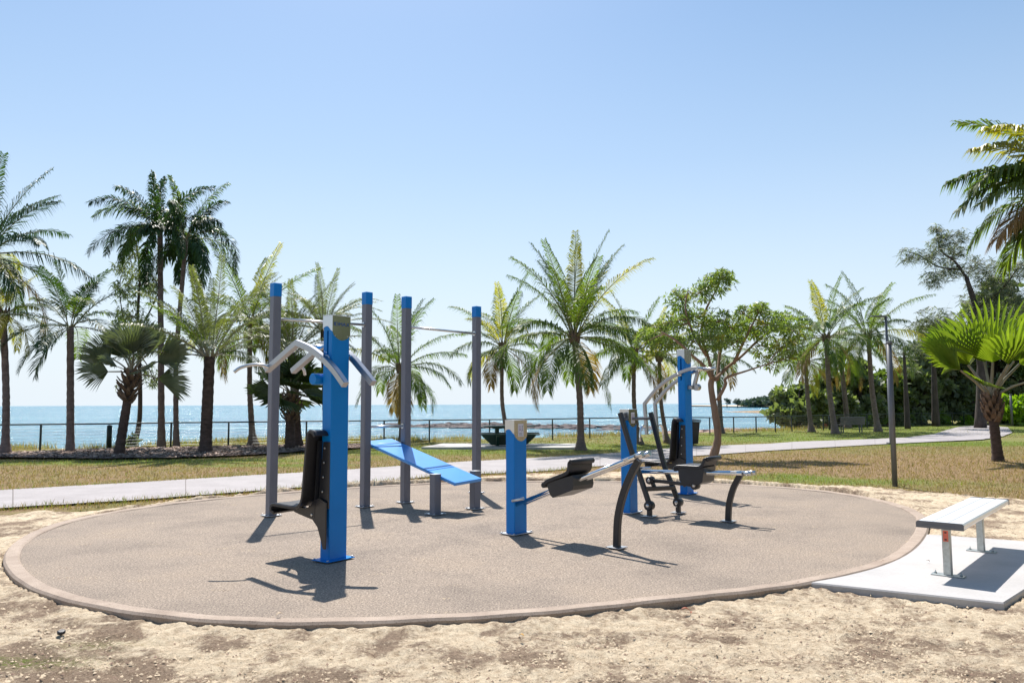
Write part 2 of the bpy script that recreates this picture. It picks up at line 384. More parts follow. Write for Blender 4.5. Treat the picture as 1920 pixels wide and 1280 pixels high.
def vnoise(X, Yv, sc, seed=0, oct=1, gain=.5):
    # cheap vectorised value noise
    out = np.zeros_like(X, float); amp = 1; tot = 0
    for o in range(oct):
        x = X * sc; y = Yv * sc; xi = np.floor(x); yi = np.floor(y); fx = x - xi; fy = y - yi
        fx = fx * fx * (3 - 2 * fx); fy = fy * fy * (3 - 2 * fy)
        def h(a, b):
            t = np.sin(a * 127.1 + b * 311.7 + seed * 17.3 + o * 5.1) * 43758.5453; return t - np.floor(t)
        v = (h(xi, yi) * (1 - fx) + h(xi + 1, yi) * fx) * (1 - fy) + (h(xi, yi + 1) * (1 - fx) + h(xi + 1, yi + 1) * fx) * fy
        out += v * amp; tot += amp; amp *= gain; sc *= 2.03
    return out / tot
def blobs(X, Yv, lst):
    g = np.zeros_like(X, float)
    for px, py, rx, ry, val in lst:
        c = G(px, py); g += val * np.exp(-(((X - c.x) / rx) ** 2 + ((Yv - c.y) / ry) ** 2))
    return g
SEA_Z = -4.0
GREENS = [(150, 866, 5, .9, .55), (450, 862, 4, .8, .35), (900, 845, 4, 2.0, .35), (1000, 835, 4, 2.2, .25), (750, 845, 3, 2, .3), (1150, 838, 5, 1.6, .35), (1480, 820, 5, 2.0, .5), (1600, 812, 7, 2.5, .35), (1380, 822, 3, 2, .4), (1480, 892, .9, .8, .7), (1580, 900, 1.5, .5, .3), (1780, 832, 2.3, .8, 1.0),
          (1700, 905, 2, .6, .25), (1700, 800, 9, 3.5, .45), (1900, 830, 3, 2, .35), (1850, 805, 8, 5, .35), (1660, 830, 1.5, 1, .3), (520, 872, 2, .4, .5), (1420, 838, 3, 1.2, .2)]
def terrain():
    xs = np.unique(np.concatenate([np.linspace(-3000, -120, 24), np.linspace(-120, -30, 40), np.arange(-30, 45, .35), np.linspace(45, 160, 60), np.linspace(160, 6000, 60)]))
    ys = np.unique(np.concatenate([np.linspace(-400, -10, 20), np.arange(-10, 60, .35), np.linspace(60, 300, 110), np.linspace(300, 20000, 60)]))
    X, Yv = np.meshgrid(xs, ys)
    d = Yv - shore(X)
    n = vnoise(X, Yv, .5, 3, 4)
    cliff = np.clip(1 - d / 3.5, 0, 1)                     # steep bank behind the fence
    z = np.where(d < 0, 0, -6.0 * (1 - cliff))
    # rocky platform off the right-hand bank
    rk = np.exp(-((X - (4.5 + (Yv - 40) * .22)) / 1e9) ** 2)
    a = X / np.maximum(Yv, 1)
    s = np.clip((a - .155) / .06, 0, 1) * np.clip((.45 - a) / .04, 0, 1)
    plat = -.35 - (Yv - 40) * .030 + vnoise(X, Yv, .16, 9, 4) * 1.0 - .5
    plat = np.where(Yv > 42, plat, -0.5); lim = 60 + 120 * np.clip((a - .17) / .12, 0, 1)
    platk = s * np.clip((lim - Yv) / 12, 0, 1)
    rockz = np.where(d > 0, np.maximum(z, plat * platk + -6 * (1 - platk)), z)
    z = rockz
    und = (vnoise(X, Yv, .12, 5, 3) - 1) * .05 * np.clip((Yv - 17) / 10, 0, 1)
    z = z + np.where(d < -1, und, 0) - .035 * np.clip(1 - np.abs(Yv - 8) / 12, 0, 1)
    z = np.where((Yv < sandline(X) - .3) & (Yv > 1), np.minimum(z, -.13), z)
    green = .12 + .19 * np.clip((Yv - 22) / 8, 0, 1) + blobs(X, Yv, GREENS)
    green -= .25 * np.exp(-((X - 6) / 7) ** 2 - ((Yv - 18.5) / 2.6) ** 2)
    rock = np.clip(d / .8, 0, 1)
    o = grid_mesh('ground', X, Yv, z, M['lawn'], attrs=dict(green=green, rock=rock)); tag(o, kind='structure')
terrain()
def sea():
    xs = np.array([-40000, -3000, -300, 0, 300, 3000, 40000.]); ys = np.array([-10., 20, 60, 200, 1000, 5000, 45000])
    X, Yv = np.meshgrid(xs, ys); keep = None
    Yv = np.maximum(Yv, np.where(X < 200, shore(X) - 3, Yv))
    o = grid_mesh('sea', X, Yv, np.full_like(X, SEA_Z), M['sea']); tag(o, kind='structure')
sea()

# ------------------------------------------------------------------ the rubber circle, kerb, pad, sand
KP = [(-5.07, 12.41), (-3.9, 13.5), (-3.0, 14.35), (-2.0, 14.9), (-1.1, 15.25), (.59, 15.38), (1.86, 15.3), (4.1, 14.75), (5.05, 14.05), (5.5, 13.2), (5.62, 12.05), (5.45, 10.87), (5.27, 10.12), (5.06, 9.48), (4.74, 8.88), (4.16, 8.12), (3.24, 7.17), (2.55, 6.5), (2.2, 6.25), (1.25, 5.80), (.14, 5.56), (-.6, 5.44), (-1.68, 5.38), (-2.32, 5.42), (-2.83, 5.55), (-3.48, 5.95), (-3.96, 6.35), (-4.65, 7.13), (-5.09, 7.85), (-5.5, 8.85), (-5.80, 10.3), (-5.70, 11.15)]
def kerb_curve(n=240):
    P = np.array(KP); c = np.array([0, 10.3]); q = P - c; th = np.arctan2(q[:, 1], q[:, 0]); r = np.hypot(*q.T)
    A = [np.ones_like(th)]; K = 5
    for k in range(1, K + 1): A += [np.cos(k * th), np.sin(k * th)]
    A = np.array(A).T; s = np.linalg.lstsq(A.T @ A + np.eye(A.shape[1]) * .02, A.T @ r, rcond=None)[0]
    s[0] += .0
    t = np.linspace(0, 2 * np.pi, n, endpoint=False); B = [np.ones_like(t)]
    for k in range(1, K + 1): B += [np.cos(k * t), np.sin(k * t)]
    rr = np.array(B).T @ s - .205 * np.clip(-np.sin(t), 0, 1) ** .7 + .11 * np.cos(t) ** 4; return t, rr, c
KT, KR, KC = kerb_curve()
def kr(X, Yv):
    th = np.mod(np.arctan2(Yv - KC[1], X - KC[0]), 2 * np.pi); return np.hypot(X - KC[0], Yv - KC[1]) - np.interp(th, np.append(KT, 2 * np.pi), np.append(KR, KR[0]))
def circle():
    W = .138; n = len(KT); P = np.stack([KC[0] + KR * np.cos(KT), KC[1] + KR * np.sin(KT)], 1)
    T = np.roll(P, -1, 0) - np.roll(P, 1, 0); T /= np.linalg.norm(T, axis=1)[:, None]; N = np.stack([-T[:, 1], T[:, 0]], 1)   # inward
    mb = MB(); prof = [(0, -.25), (0, -.018), (.018, 0), (W - .018, 0), (W, -.012), (W, -.06)]
    rings = []
    for i in range(n):
        z = 0.006 * math.sin(i * .37) + .004 * math.sin(i * 1.3)
        rings.append([Vector((*(P[i] + N[i] * a), b + z * .5)) for a, b in prof])
    joints = set(range(0, n, 12))
    for i in range(n):
        j = (i + 1) % n
        for k in range(len(prof) - 1): mb.face([rings[i][k], rings[i][k + 1], rings[j][k + 1], rings[j][k]], 0)
    # weld + smooth
    o = mb.build('kerb', M['kerb']); tag(o, kind='structure')
    import bmesh
    bm = bmesh.new(); bm.from_mesh(o.data); bmesh.ops.remove_doubles(bm, verts=bm.verts, dist=.0005); bmesh.ops.recalc_face_normals(bm, faces=bm.faces); bm.to_mesh(o.data); bm.free()
    Q = P + N * (W - .004); mb = MB(); c0 = Vector((*Q.mean(0), -.008))
    for i in range(n):
        j = (i + 1) % n; a, b = Vector((*Q[i], -.016)), Vector((*Q[j], -.016)); mb.face([c0, a, b])
    tag(mb.build('rubber_softfall_surface', M['rubber']), kind='structure')
circle()
PADP = [G(1545, 1094), G(1545, 1099), G(1885, 1135), G(2100, 1040), G(1925, 1010), G(1754, 1000), G(1740, 985)]
def pad():
    a, b, c_, d_, e = Vector((2.52, 6.35, 0)), G(1882, 1126, .005), None, None, None
    b = G(1882, 1128, .0); dr = Vector((.66, .75, 0)); nrm = Vector((-.75, .66, 0))
    p0 = G(1549, 1096); p1 = b; p4 = G(1754, 1001); p3 = p4 + (p1 - p0).normalized() * ((p1 - p0).length + .0) ; p3 = p1 + (G(1920, 1104) - p1).normalized() * 3.25
    dd = (G(1920, 1104) - p1).normalized(); e4 = (G(1920, 1013) - p4).normalized()
    # back edge meets the right edge
    A = np.array([[dd.x, -e4.x], [dd.y, -e4.y]]); t = np.linalg.solve(A, [p4.x - p1.x, p4.y - p1.y]); p3 = p1 + dd * float(t[0])
    pts = [p0, p1, p3, p4]; inn = []
    # inner side follows the kerb
    th0 = math.atan2(p4.y - KC[1], p4.x - KC[0]); th1 = math.atan2(p0.y - KC[1], p0.x - KC[0])
    for k in range(15):
        th = th0 + (th1 - th0) * k / 14; r = float(np.interp(th % (2 * math.pi), np.append(KT, 2 * np.pi), np.append(KR, KR[0]))) + .004
        inn.append(Vector((KC[0] + r * math.cos(th), KC[1] + r * math.sin(th), 0)))
    poly = [(p.x, p.y) for p in [p1, p3, p4] + inn]
    mb = MB(); top = -.004
    mb.prism(poly, 'z', -.25, top - .012)
    cx = sum(p[0] for p in poly) / len(poly); cy = sum(p[1] for p in poly) / len(poly)
    sm_ = [(cx + (x - cx) * .994, cy + (y - cy) * .994) for x, y in poly]
    n = len(poly)
    for i in range(n):
        j = (i + 1) % n; mb.face([(*poly[i], top - .012), (*poly[j], top - .012), (*sm_[j], top), (*sm_[i], top)])
    mb.face([(*p, top) for p in sm_])
    tag(mb.build('bench_pad', M['pad'], fix=True), kind='structure')
    return poly
PADPOLY = pad()
def inside(poly, X, Yv):
    r = np.zeros_like(X, bool); n = len(poly)
    for i in range(n):
        x1, y1 = poly[i]; x2, y2 = poly[(i + 1) % n]
        c = ((y1 > Yv) != (y2 > Yv)); xx = (x2 - x1) * (Yv - y1) / ((y2 - y1) if y2 != y1 else 1e-9) + x1; r ^= c & (X < xx)
    return r
SOILS = [(x_, y_, a_ * .9, b_ * .9, v_ * .62) for x_, y_, a_, b_, v_ in [(20, 1230, .45, .35, .5), (110, 1255, .4, .3, .4), (250, 1262, .5, .25, .32), (1650, 1180, .35, .25, .42), (1650, 1210, .3, .2, .3), (1560, 1120, .25, .15, .3), (900, 1210, .5, .2, .2), (1330, 1150, .25, .1, .2), (1830, 1240, .3, .2, .25), (90, 1190, .35, .2, .3), (700, 1250, .5, .15, .2), (1830, 965, .8, .5, .12), (60, 985, .6, .4, .15), (1480, 1090, .2, .1, .2), (1200, 1260, .5, .1, .2)]]
def sandsheet():
    rng = np.random.RandomState(4)
    parts = []
    for (x0, x1, y0, y1, st) in ((-8, 8, 1.2, 7.6, .028), (-15, 17, 7.6, 18.5, .06)):
        xs = np.arange(x0, x1 + st, st); ys = np.arange(y0, y1 + st * .5, st); X, Yv = np.meshgrid(xs, ys)
        Xw = X + (vnoise(X, Yv, 3, 31, 3) - .5) * .3; Yw = Yv + (vnoise(X, Yv, 3, 37, 3) - .5) * .3
        a = vnoise(Xw, Yw, 5, 1, 4, .6); b_ = vnoise(Xw, Yw, 1.3, 2, 3); c_ = 1 - np.abs(vnoise(Xw, Yw, 9, 7, 3, .6) * 2 - 1)
        z = -.070 + (a - .5) * .05 + (b_ - .5) * .03 + (c_ - .6) * .03 + (vnoise(Xw, Yw, 16, 21, 2) - .5) * .022
        dk = kr(X, Yv)
        z = np.where(dk > 0, z, z)
        near = np.exp(-(np.maximum(dk, 0) / .22) ** 2)
        back = np.clip((Yv - 9.5) / 3.5, 0, 1)
        z = z + near * (.020 + .018 * back) + back * .045
        z = np.where(dk < -.02, -.20, z); z = np.where((dk > -.02) & (dk < .02), np.minimum(z, -.02), z)
        ed = sandline(X) - Yv + (vnoise(X, Yv, 1.6, 12, 4, .65) - .5) * 1.0
        z = z + .05 * np.clip(ed, 0, .25) / .25 * back
        z = np.where(ed < 0, z + ed * .5, z)
        pad_ = inside(PADPOLY, X, Yv); z = np.where(pad_, -.2, z)
        soil = blobs(X, Yv, SOILS) + np.clip(vnoise(Xw, Yw, 1.3, 40, 5, .7) - .56, 0, 1) * 2.0 + np.clip(.40 - a, 0, 1) * 1.4
        gn = blobs(X, Yv, [(60, 1222, .35, .10, .9), (180, 1190, .3, .10, .55), (20, 1215, .3, .08, .6)])
        keep = (dk > -.12) & (ed > -.6)
        parts.append((X, Yv, z, keep, soil, gn))
    for i, (X, Yv, z, keep, soil, gn) in enumerate(parts):
        o = grid_mesh('sand', X, Yv, z, M['sand'], keep=keep, attrs=dict(soil=soil, green=gn)); tag(o, kind='structure')
    # loose crumbs and clods of sand
    n = 90000
    y = 2.6 + 12 * rng.rand(n) ** 2.2; x = rng.uniform(-.8, .8, n) * (y + .6)
    cl = rng.rand(150, 2) * [10.5, 9.5] + [-5.3, 5.5]; m_ = 4000; ci = rng.randint(0, 150, m_)
    x = np.append(x, cl[ci, 0] + rng.normal(0, .06, m_)); y = np.append(y, cl[ci, 1] + rng.normal(0, .018, m_)); n += m_; fc = np.arange(n) >= n - m_
    dk = kr(x, y); k = (((dk > .0) & (vnoise(x, y, 2.5, 55, 3) > .42)) | ((dk > -.5) & (rng.rand(n) < .035 * np.exp(dk / .25))) | (fc & (dk < -.02))) & (y < sandline(x)) & ~inside(PADPOLY, x, y); x, y, dk = x[k], y[k], dk[k]; n = len(x)
    s = .0022 + .0085 * rng.rand(n) ** 3; s = np.where(dk < 0, s * .55, s); z = np.where(dk > 0, -.062 + (vnoise(x, y, 5, 1, 4, .6) - .5) * .04 + .045 * np.clip((y - 9.5) / 3.5, 0, 1), -.012)
    z = z + np.where((dk > -.15) & (dk <= 0), .012, 0)
    base = np.array([[1, 0, 0], [-.5, .87, 0], [-.5, -.87, 0], [0, 0, 1.]]); V = np.zeros((n, 4, 3))
    an = rng.rand(n) * 6.28; ca, sa = np.cos(an), np.sin(an)
    for q in range(4):
        bx, by, bz = base[q]; e = rng.uniform(.6, 1.5, n)
        V[:, q, 0] = x + (bx * ca - by * sa) * s * e * 1.4; V[:, q, 1] = y + (bx * sa + by * ca) * s * e; V[:, q, 2] = z + bz * s * e * 1.1
    f = np.array([[0, 1, 3], [1, 2, 3], [2, 0, 3]]); Fc = (np.arange(n)[:, None, None] * 4 + f[None]).reshape(-1, 3)
    mi = np.repeat((rng.rand(n) < .22).astype(int), 3)
    o = tri_cloud('sand_clods', V.reshape(-1, 3), Fc, [simple('sand_clod', (.52, .42, .30), .95, var=.25), simple('soil_clod', (.22, .15, .11), .95, var=.3)], mi); tag(o, 'loose sand clods scattered around the rubber circle', 'sand', kind='stuff')
sandsheet()

def strip(name, left, right, z, mat, kind='structure', wob=.03, step=.25, index=False):
    # sheet between two edge polylines sampled densely
    def dense(pl):
        pl = [Vector(p) for p in pl]; L = [0]
        for a, b in zip(pl, pl[1:]): L.append(L[-1] + (b - a).length)
        return pl, np.array(L)
    (a, La), (b, Lb) = dense(left), dense(right); n = int(max(La[-1], Lb[-1]) / step)
    def at(pl, L, t):
        if index: L = np.arange(len(pl), dtype=float)
        s_ = t * L[-1]; return Vector((np.interp(s_, L, [p.x for p in pl]), np.interp(s_, L, [p.y for p in pl]), 0))
    mb = MB(); prev = None
    for i in range(n + 1):
        t = i / n; p = at(a, La, t); q = at(b, Lb, t)
        p.y += wob * (noise.noise(Vector((p.x * 2, p.y * 2, 1))) + .6 * noise.noise(Vector((p.x * 7, 0, 1)))); q.y += wob * (noise.noise(Vector((q.x * 2, q.y * 2, 5))) + .6 * noise.noise(Vector((q.x * 7, 0, 4))))
        p.z = q.z = z
        if prev: mb.face([prev[0], p, q, prev[1]])
        prev = (p, q)
    return tag(mb.build(name, mat), kind=kind)
up = [G(*p) for p in [(-900, 992), (-400, 952), (0, 919), (250, 905), (460, 892), (644, 881), (860, 866), (1000, 858.5), (1140, 850), (1300, 837), (1440, 832), (1493, 828), (1640, 823), (1700, 820), (1750, 814), (1775, 806), (1800, 799.5), (1850, 797.5)]]
lo = [G(*p) for p in [(-900, 1075), (-400, 1000), (0, 953), (250, 938), (460, 922), (644, 908), (860, 890), (1000, 885), (1140, 873), (1300, 855), (1440, 845), (1493, 842), (1640, 833.5), (1760, 827.5), (1840, 824), (1880, 818), (1898, 811), (1890, 801)]]
strip('path', up, lo, .012, M['path'], wob=.05, index=True)
slab = [G(*p) for p in [(830, 834), (1060, 834.5), (1000, 842), (840, 841)]]
mb = MB(); mb.prism([(-3.1, 26.6), (2.3, 25.9), (2.6, 28.6), (-2.6, 29.0)], 'z', -.1, .06); tag(mb.build('picnic_slab', M['pad'], fix=True), kind='structure')
mu = [G(*p) for p in [(-300, 858), (0, 851), (200, 843.5), (330, 840), (450, 837), (600, 835), (720, 833)]]
ml = [G(*p) for p in [(-300, 866), (0, 860), (200, 861.5), (330, 860), (450, 856), (600, 846), (720, 838)]]
strip('mulch_bed', mu, ml, .05, M['mulch'], wob=.25)
def scatter(name, label, cat, n, ylo, yhi, fn, size, h, mats, mfn, seed, kind='stuff', wide=.8, lean=.5):
    rng = np.random.RandomState(seed); t = rng.rand(n); y = ylo + (yhi - ylo) * t; x = rng.uniform(-wide, wide, n) * y
    k = fn(x, y, rng); x, y = x[k], y[k]; n = len(x); sc = rng.uniform(.6, 1.4, n)
    a = rng.rand(n) * 6.28; V = np.zeros((n, 3, 3)); wv = size * sc; hv = h * sc * rng.uniform(.6, 1.3, n)
    z0 = (vnoise(x, y, .12, 5, 3) - 1) * .05 * np.clip((y - 17) / 10, 0, 1) - .035 * np.clip(1 - np.abs(y - 8) / 12, 0, 1) - .004
    V[:, 0] = np.stack([x - wv * np.cos(a), y - wv * np.sin(a), z0], 1); V[:, 1] = np.stack([x + wv * np.cos(a), y + wv * np.sin(a), z0], 1)
    b = rng.rand(n) * 6.28; V[:, 2] = np.stack([x + np.cos(b) * hv * lean, y + np.sin(b) * hv * lean, z0 + hv], 1)
    o = tri_cloud(name, V.reshape(-1, 3), np.arange(n * 3).reshape(-1, 3), mats, mfn(x, y, rng)); return tag(o, label, cat, kind=kind)
def lawnok(x, y, rng):
    pu = np.interp(x, [p.x for p in up[:14]], [p.y for p in up[:14]]); pl = np.interp(x, [p.x for p in lo[:14]], [p.y for p in lo[:14]])
    ok = (y > sandline(x) + (rng.rand(len(x)) - .75) * 1.1) & ((y < pl - .02) | (y > pu + .02)) & (y < shore(x) + .3) & (kr(x, y) > .02)
    mu1 = np.interp(x, [p.x for p in ml], [p.y for p in ml]); mu2 = np.interp(x, [p.x for p in mu], [p.y for p in mu])
    ok &= ~((x < mu[-1].x) & (y > mu1) & (y < mu2))
    ok &= ~((x > -3.2) & (x < 2.7) & (y > 25.9) & (y < 29))
    return ok
def lawncol(x, y, rng):
    g = .05 + .24 * np.clip((y - 22) / 8, 0, 1) + blobs(x, y, GREENS); return (rng.rand(len(x)) < g).astype(int)
scatter('lawn_grass', 'short dry lawn grass with green patches beside the path', 'grass', 150000, 11.5, 30, lawnok, .006, .05, [M['blade_dry'], M['blade_green']], lawncol, 5)
scatter('lawn_grass', 'short grass on the lawn beyond the path towards the shore', 'grass', 60000, 30, 50, lawnok, .012, .05, [M['blade_dry'], M['blade_green']], lawncol, 6)
def fringe(x, y, rng):
    pl = np.interp(x, [p.x for p in lo], [p.y for p in lo]); return (x < 2) & (np.abs(y - pl) < .22) | (np.abs(y - np.interp(x, [p.x for p in up], [p.y for p in up])) < .15) & (x < 9)
scatter('edge_grass', 'ragged green and straw grass fringe along the path edges', 'grass', 220000, 8, 24, lambda x, y, r: fringe(x, y, r) , .006, .075, [M['blade_dry'], M['blade_green']], lambda x, y, r: (r.rand(len(x)) < .4).astype(int), 7)
def shoretuft(x, y, rng):
    d = y - shore(x); return (d > -1.3) & (d < .9) & (vnoise(x, y, .8, 77, 3) + .25 * np.exp(-((x + 9) / 6) ** 2) > .50) & (x < 19)
scatter('shore_grass', 'long straw-coloured grass tufts along the top of the bank', 'grass', 260000, 24, 52, shoretuft, .011, .20, [M['tuft'], M['blade_green']], lambda x, y, r: (r.rand(len(x)) < .15).astype(int), 8, lean=.35)
def chips():
    rng = np.random.RandomState(3); n = 26000; x = rng.uniform(-19, -4, n); y = rng.uniform(22, 31, n)
    a = np.interp(x, [p.x for p in ml], [p.y for p in ml]); b = np.interp(x, [p.x for p in mu], [p.y for p in mu]); k = (y > a) & (y < b) & (vnoise(x, y, 1, 8, 3) > .3); x, y = x[k], y[k]; n = len(x)
    an = rng.rand(n) * 6.28; l = rng.uniform(.02, .07, n); wd = rng.uniform(.01, .03, n); z = .055 + rng.rand(n) * .03; t = rng.uniform(-.6, .6, n)
    V = np.zeros((n, 4, 3))
    for q, (sx, sy) in enumerate(((-1, -1), (1, -1), (1, 1), (-1, 1))):
        V[:, q, 0] = x + sx * l * np.cos(an) - sy * wd * np.sin(an); V[:, q, 1] = y + sx * l * np.sin(an) + sy * wd * np.cos(an); V[:, q, 2] = z + sx * l * t * .5
    mi = rng.choice(3, n, p=[.4, .3, .3])
    o = tri_cloud('mulch_chips', V.reshape(-1, 3), np.arange(n * 4).reshape(-1, 4), [M['chips'], simple('pale_chip', (.50, .38, .32), .8, var=.2), simple('dark_chip', (.10, .07, .06), .9, var=.3)], mi); tag(o, 'wood chip mulch spread round the palm trunks', 'mulch', kind='stuff')
chips()

# ------------------------------------------------------------------ fitness machines
def text_mesh(txt, size, mat, parent, loc, rot, name='lettering', ext=.001):
    cu = bpy.data.curves.new('t', 'FONT'); cu.body = txt; cu.size = size; cu.extrude = ext; cu.align_x = 'CENTER'; cu.align_y = 'CENTER'
    t = bpy.data.objects.new('t', cu); C.objects.link(t); dg = bpy.context.evaluated_depsgraph_get()
    me = bpy.data.meshes.new_from_object(t.evaluated_get(dg)); bpy.data.objects.remove(t)
    me.materials.clear(); me.materials.append(mat)
    o = bpy.data.objects.new(name, me); C.objects.link(o); o.parent = parent; o.location = loc; o.rotation_euler = rot; return o
W_, D_ = .222, .138
def column(root, hh, slot=False, placard=False, text=None):
    w, d = W_ / 2, D_ / 2; mb = MB(); b = .008; z0, z1 = .008, hh - .01
    sz0, sz1, sw = hh - .52, hh - .15, .013
    ring = [(-w + b, -d), (w - b, -d), (w, -d + b), (w, d - b), (w - b, d), (-w + b, d), (-w, d - b), (-w, -d + b)]
    for i in range(8):
        p, q = ring[i], ring[(i + 1) % 8]
        if slot and i == 6:
            cy = .0; Y0, Y1 = cy - sw, cy + sw
            x = -w
            def fq(ya, yb, za, zb): mb.face([(x, ya, za), (x, ya, zb), (x, yb, zb), (x, yb, za)][::-1])
            fq(-d + b, d - b, z0, sz0); fq(-d + b, d - b, sz1, z1); fq(-d + b, Y0, sz0, sz1); fq(Y1, d - b, sz0, sz1)
            xi = x + .05
            mb.face([(xi, Y0, sz0), (xi, Y1, sz0), (xi, Y1, sz1), (xi, Y0, sz1)], 1)
            for (a, c2) in (((Y0, sz0), (Y1, sz0)), ((Y1, sz0), (Y1, sz1)), ((Y1, sz1), (Y0, sz1)), ((Y0, sz1), (Y0, sz0))):
                mb.face([(x, *a), (x, *c2), (xi, *c2), (xi, *a)], 0)
        else: mb.face([(*p, z0), (*q, z0), (*q, z1), (*p, z1)])
    mb.face([(*p, z1) for p in ring])
    mb.build('column', [M['blue'], M['slotdark']], root)
    # metal cap with a wavy lower edge
    e = .0035; W2, D2 = w + e, d + e; mb = MB(); per = []
    def side(t): return .125 - .022 * math.sin(math.pi * min(1, t / .8)) + (.035 * max(0, (t - .5) / .5) ** 1.4)
    def wide(t): return .16 + .015 * t + .075 * max(0, math.sin(math.pi * t)) ** .62
    N = 16
    for k in range(N): per.append((-W2, D2 - 2 * D2 * k / N, side(k / N)))
    for k in range(N): per.append((-W2 + 2 * W2 * k / N, -D2, wide(k / N)))
    for k in range(N): per.append((W2, -D2 + 2 * D2 * k / N, side(1 - k / N) + .02))
    for k in range(N): per.append((W2 - 2 * W2 * k / N, D2, wide(1 - k / N) * .8))
    n = len(per)
    for i in range(n):
        p, q = per[i], per[(i + 1) % n]; mm = 1 if N <= i < 2 * N else 0
        mb.face([(p[0], p[1], hh - p[2]), (q[0], q[1], hh - q[2]), (q[0], q[1], hh), (p[0], p[1], hh)], mm)
        mb.face([(p[0] * .965, p[1] * .95, hh - p[2]), (q[0] * .965, q[1] * .95, hh - q[2]), (q[0], q[1], hh - q[2]), (p[0], p[1], hh - p[2])], 0)
    mb.box((0, 0, hh + .002), (2 * W2 + .006, 2 * D2 + .006, .006), bev=.002)
    cap = mb.build('cap', [M['steel'], M['plate']], root)
    for sx in (-1, 1):
        m2 = MB(); m2.lathe([(.005, 0), (.005, .003), (.003, .0045)], (sx * w * .72, -D2, hh - .20), 8, Matrix.Rotation(math.pi / 2, 3, 'X')); m2.build('screw', M['bolt'], cap)
    if text: text_mesh(text, .052, M['letters'], cap, (0, -D2 - .0015, hh - .085), (math.pi / 2, 0, 0)).scale = (1.25, 1, 1)
    if placard:
        m2 = MB(); m2.box((.0, -D2 - .0015, hh - .115), (.098, .003, .15), bev=.001); pl = m2.build('placard', M['paper'], cap)
        m2 = MB(); yy = -D2 - .0042; zc = hh - .115
        def fig(x, z, s):
            m2.box((x, yy, z + .030 * s), (.010 * s, .001, .010 * s)); m2.box((x, yy, z + .010 * s), (.008 * s, .001, .026 * s))
            m2.box((x - .006 * s, yy, z - .014 * s), (.006 * s, .001, .022 * s), Matrix.Rotation(.4, 3, 'Y')); m2.box((x + .008 * s, yy, z - .012 * s), (.006 * s, .001, .022 * s), Matrix.Rotation(-.7, 3, 'Y'))
        fig(-.018, zc + .018, 1); m2.build('pictogram', M['ink'], pl)
        m2 = MB(); fig(.022, zc + .012, 1.1); m2.box((.030, yy, zc + .045), (.024, .001, .005))
        for k in range(5): m2.box((-.008 + .004 * (k % 2), yy, zc - .032 - .008 * k), (.062 - .008 * (k % 3), .001, .0028))
        m2.build('printed_text', M['inkgrey'], pl)
    mb = MB(); mb.box((0, 0, .004), (W_ + .12, D_ + .10, .008), bev=.002); fl = mb.build('base_plate', M['flange'] if not slot else M['blue'], root)
    for sx in (-1, 1):
        for sy in (-1, 1):
            m2 = MB(); m2.lathe([(.011, .008), (.011, .018), (.006, .021)], (sx * (w + .04), sy * (d + .03), 0), 6); m2.build('anchor_bolt', M['bolt'], fl)
def arc(pts, n=8):
    # Catmull-Rom through points
    P = [Vector(p) for p in pts]; P = [P[0] * 2 - P[1]] + P + [P[-1] * 2 - P[-2]]; out = []
    for i in range(1, len(P) - 2):
        for k in range(n):
            t = k / n; a, b, c, d = P[i - 1], P[i], P[i + 1], P[i + 2]
            out.append(.5 * ((2 * b) + (c - a) * t + (2 * a - 5 * b + 4 * c - d) * t * t + (3 * b - a - 3 * c + d) * t ** 3))
    out.append(P[-2]); return out
SQ = [(-1, -.75), (-.75, -1), (.75, -1), (1, -.75), (1, .75), (.75, 1), (-.75, 1), (-1, .75)]
def bar(pts, hw, hh_=None, rnd=False):
    mb = MB(); hh_ = hh_ or hw
    if rnd: mb.tube(pts, hw, 12, sm=True)
    else:
        sec = [(x, y * hh_ / hw) for x, y in SQ]; mb.tube(pts, hw, sec=sec, sm=False, up=(1, 0, 0) if False else None)
    return mb
def planebar(yz, x, hw, ht, width_mb=None):
    # bar following a curve in the local y-z plane, rectangular section (hw across x, ht in plane)
    mb = width_mb or MB(); P = [Vector((x, y, z)) for y, z in yz]; rings = []
    for i, p in enumerate(P):
        if i == 0: t = P[1] - p
        elif i == len(P) - 1: t = p - P[i - 1]
        else: t = (P[i + 1] - p).normalized() + (p - P[i - 1]).normalized()
        t.normalize(); nrm = Vector((0, -t.z, t.y)); k = 1
        if 0 < i < len(P) - 1: k = 1 / max(.5, t.dot((P[i + 1] - p).normalized()))
        c = .18 * min(hw, ht); r = []
        for a, b in ((-hw + c, -ht), (hw - c, -ht), (hw, -ht + c), (hw, ht - c), (hw - c, ht), (-hw + c, ht), (-hw, ht - c), (-hw, -ht + c)):
            r.append(len(mb.v)); mb.v.append(p + Vector((a, 0, 0)) + nrm * (b * k))
        rings.append(r)
    for i in range(len(rings) - 1):
        for q in range(8): mb.f.append((rings[i][q], rings[i][(q + 1) % 8], rings[i + 1][(q + 1) % 8], rings[i + 1][q])); mb.m.append(0); mb.sm.append(False)
    mb.f.append(tuple(reversed(rings[0]))); mb.f.append(tuple(rings[-1])); mb.m += [0, 0]; mb.sm += [False, False]
    return mb
def a2(pts, n=8): return [(p.y, p.z) for p in arc([(0, a, b) for a, b in pts], n)]
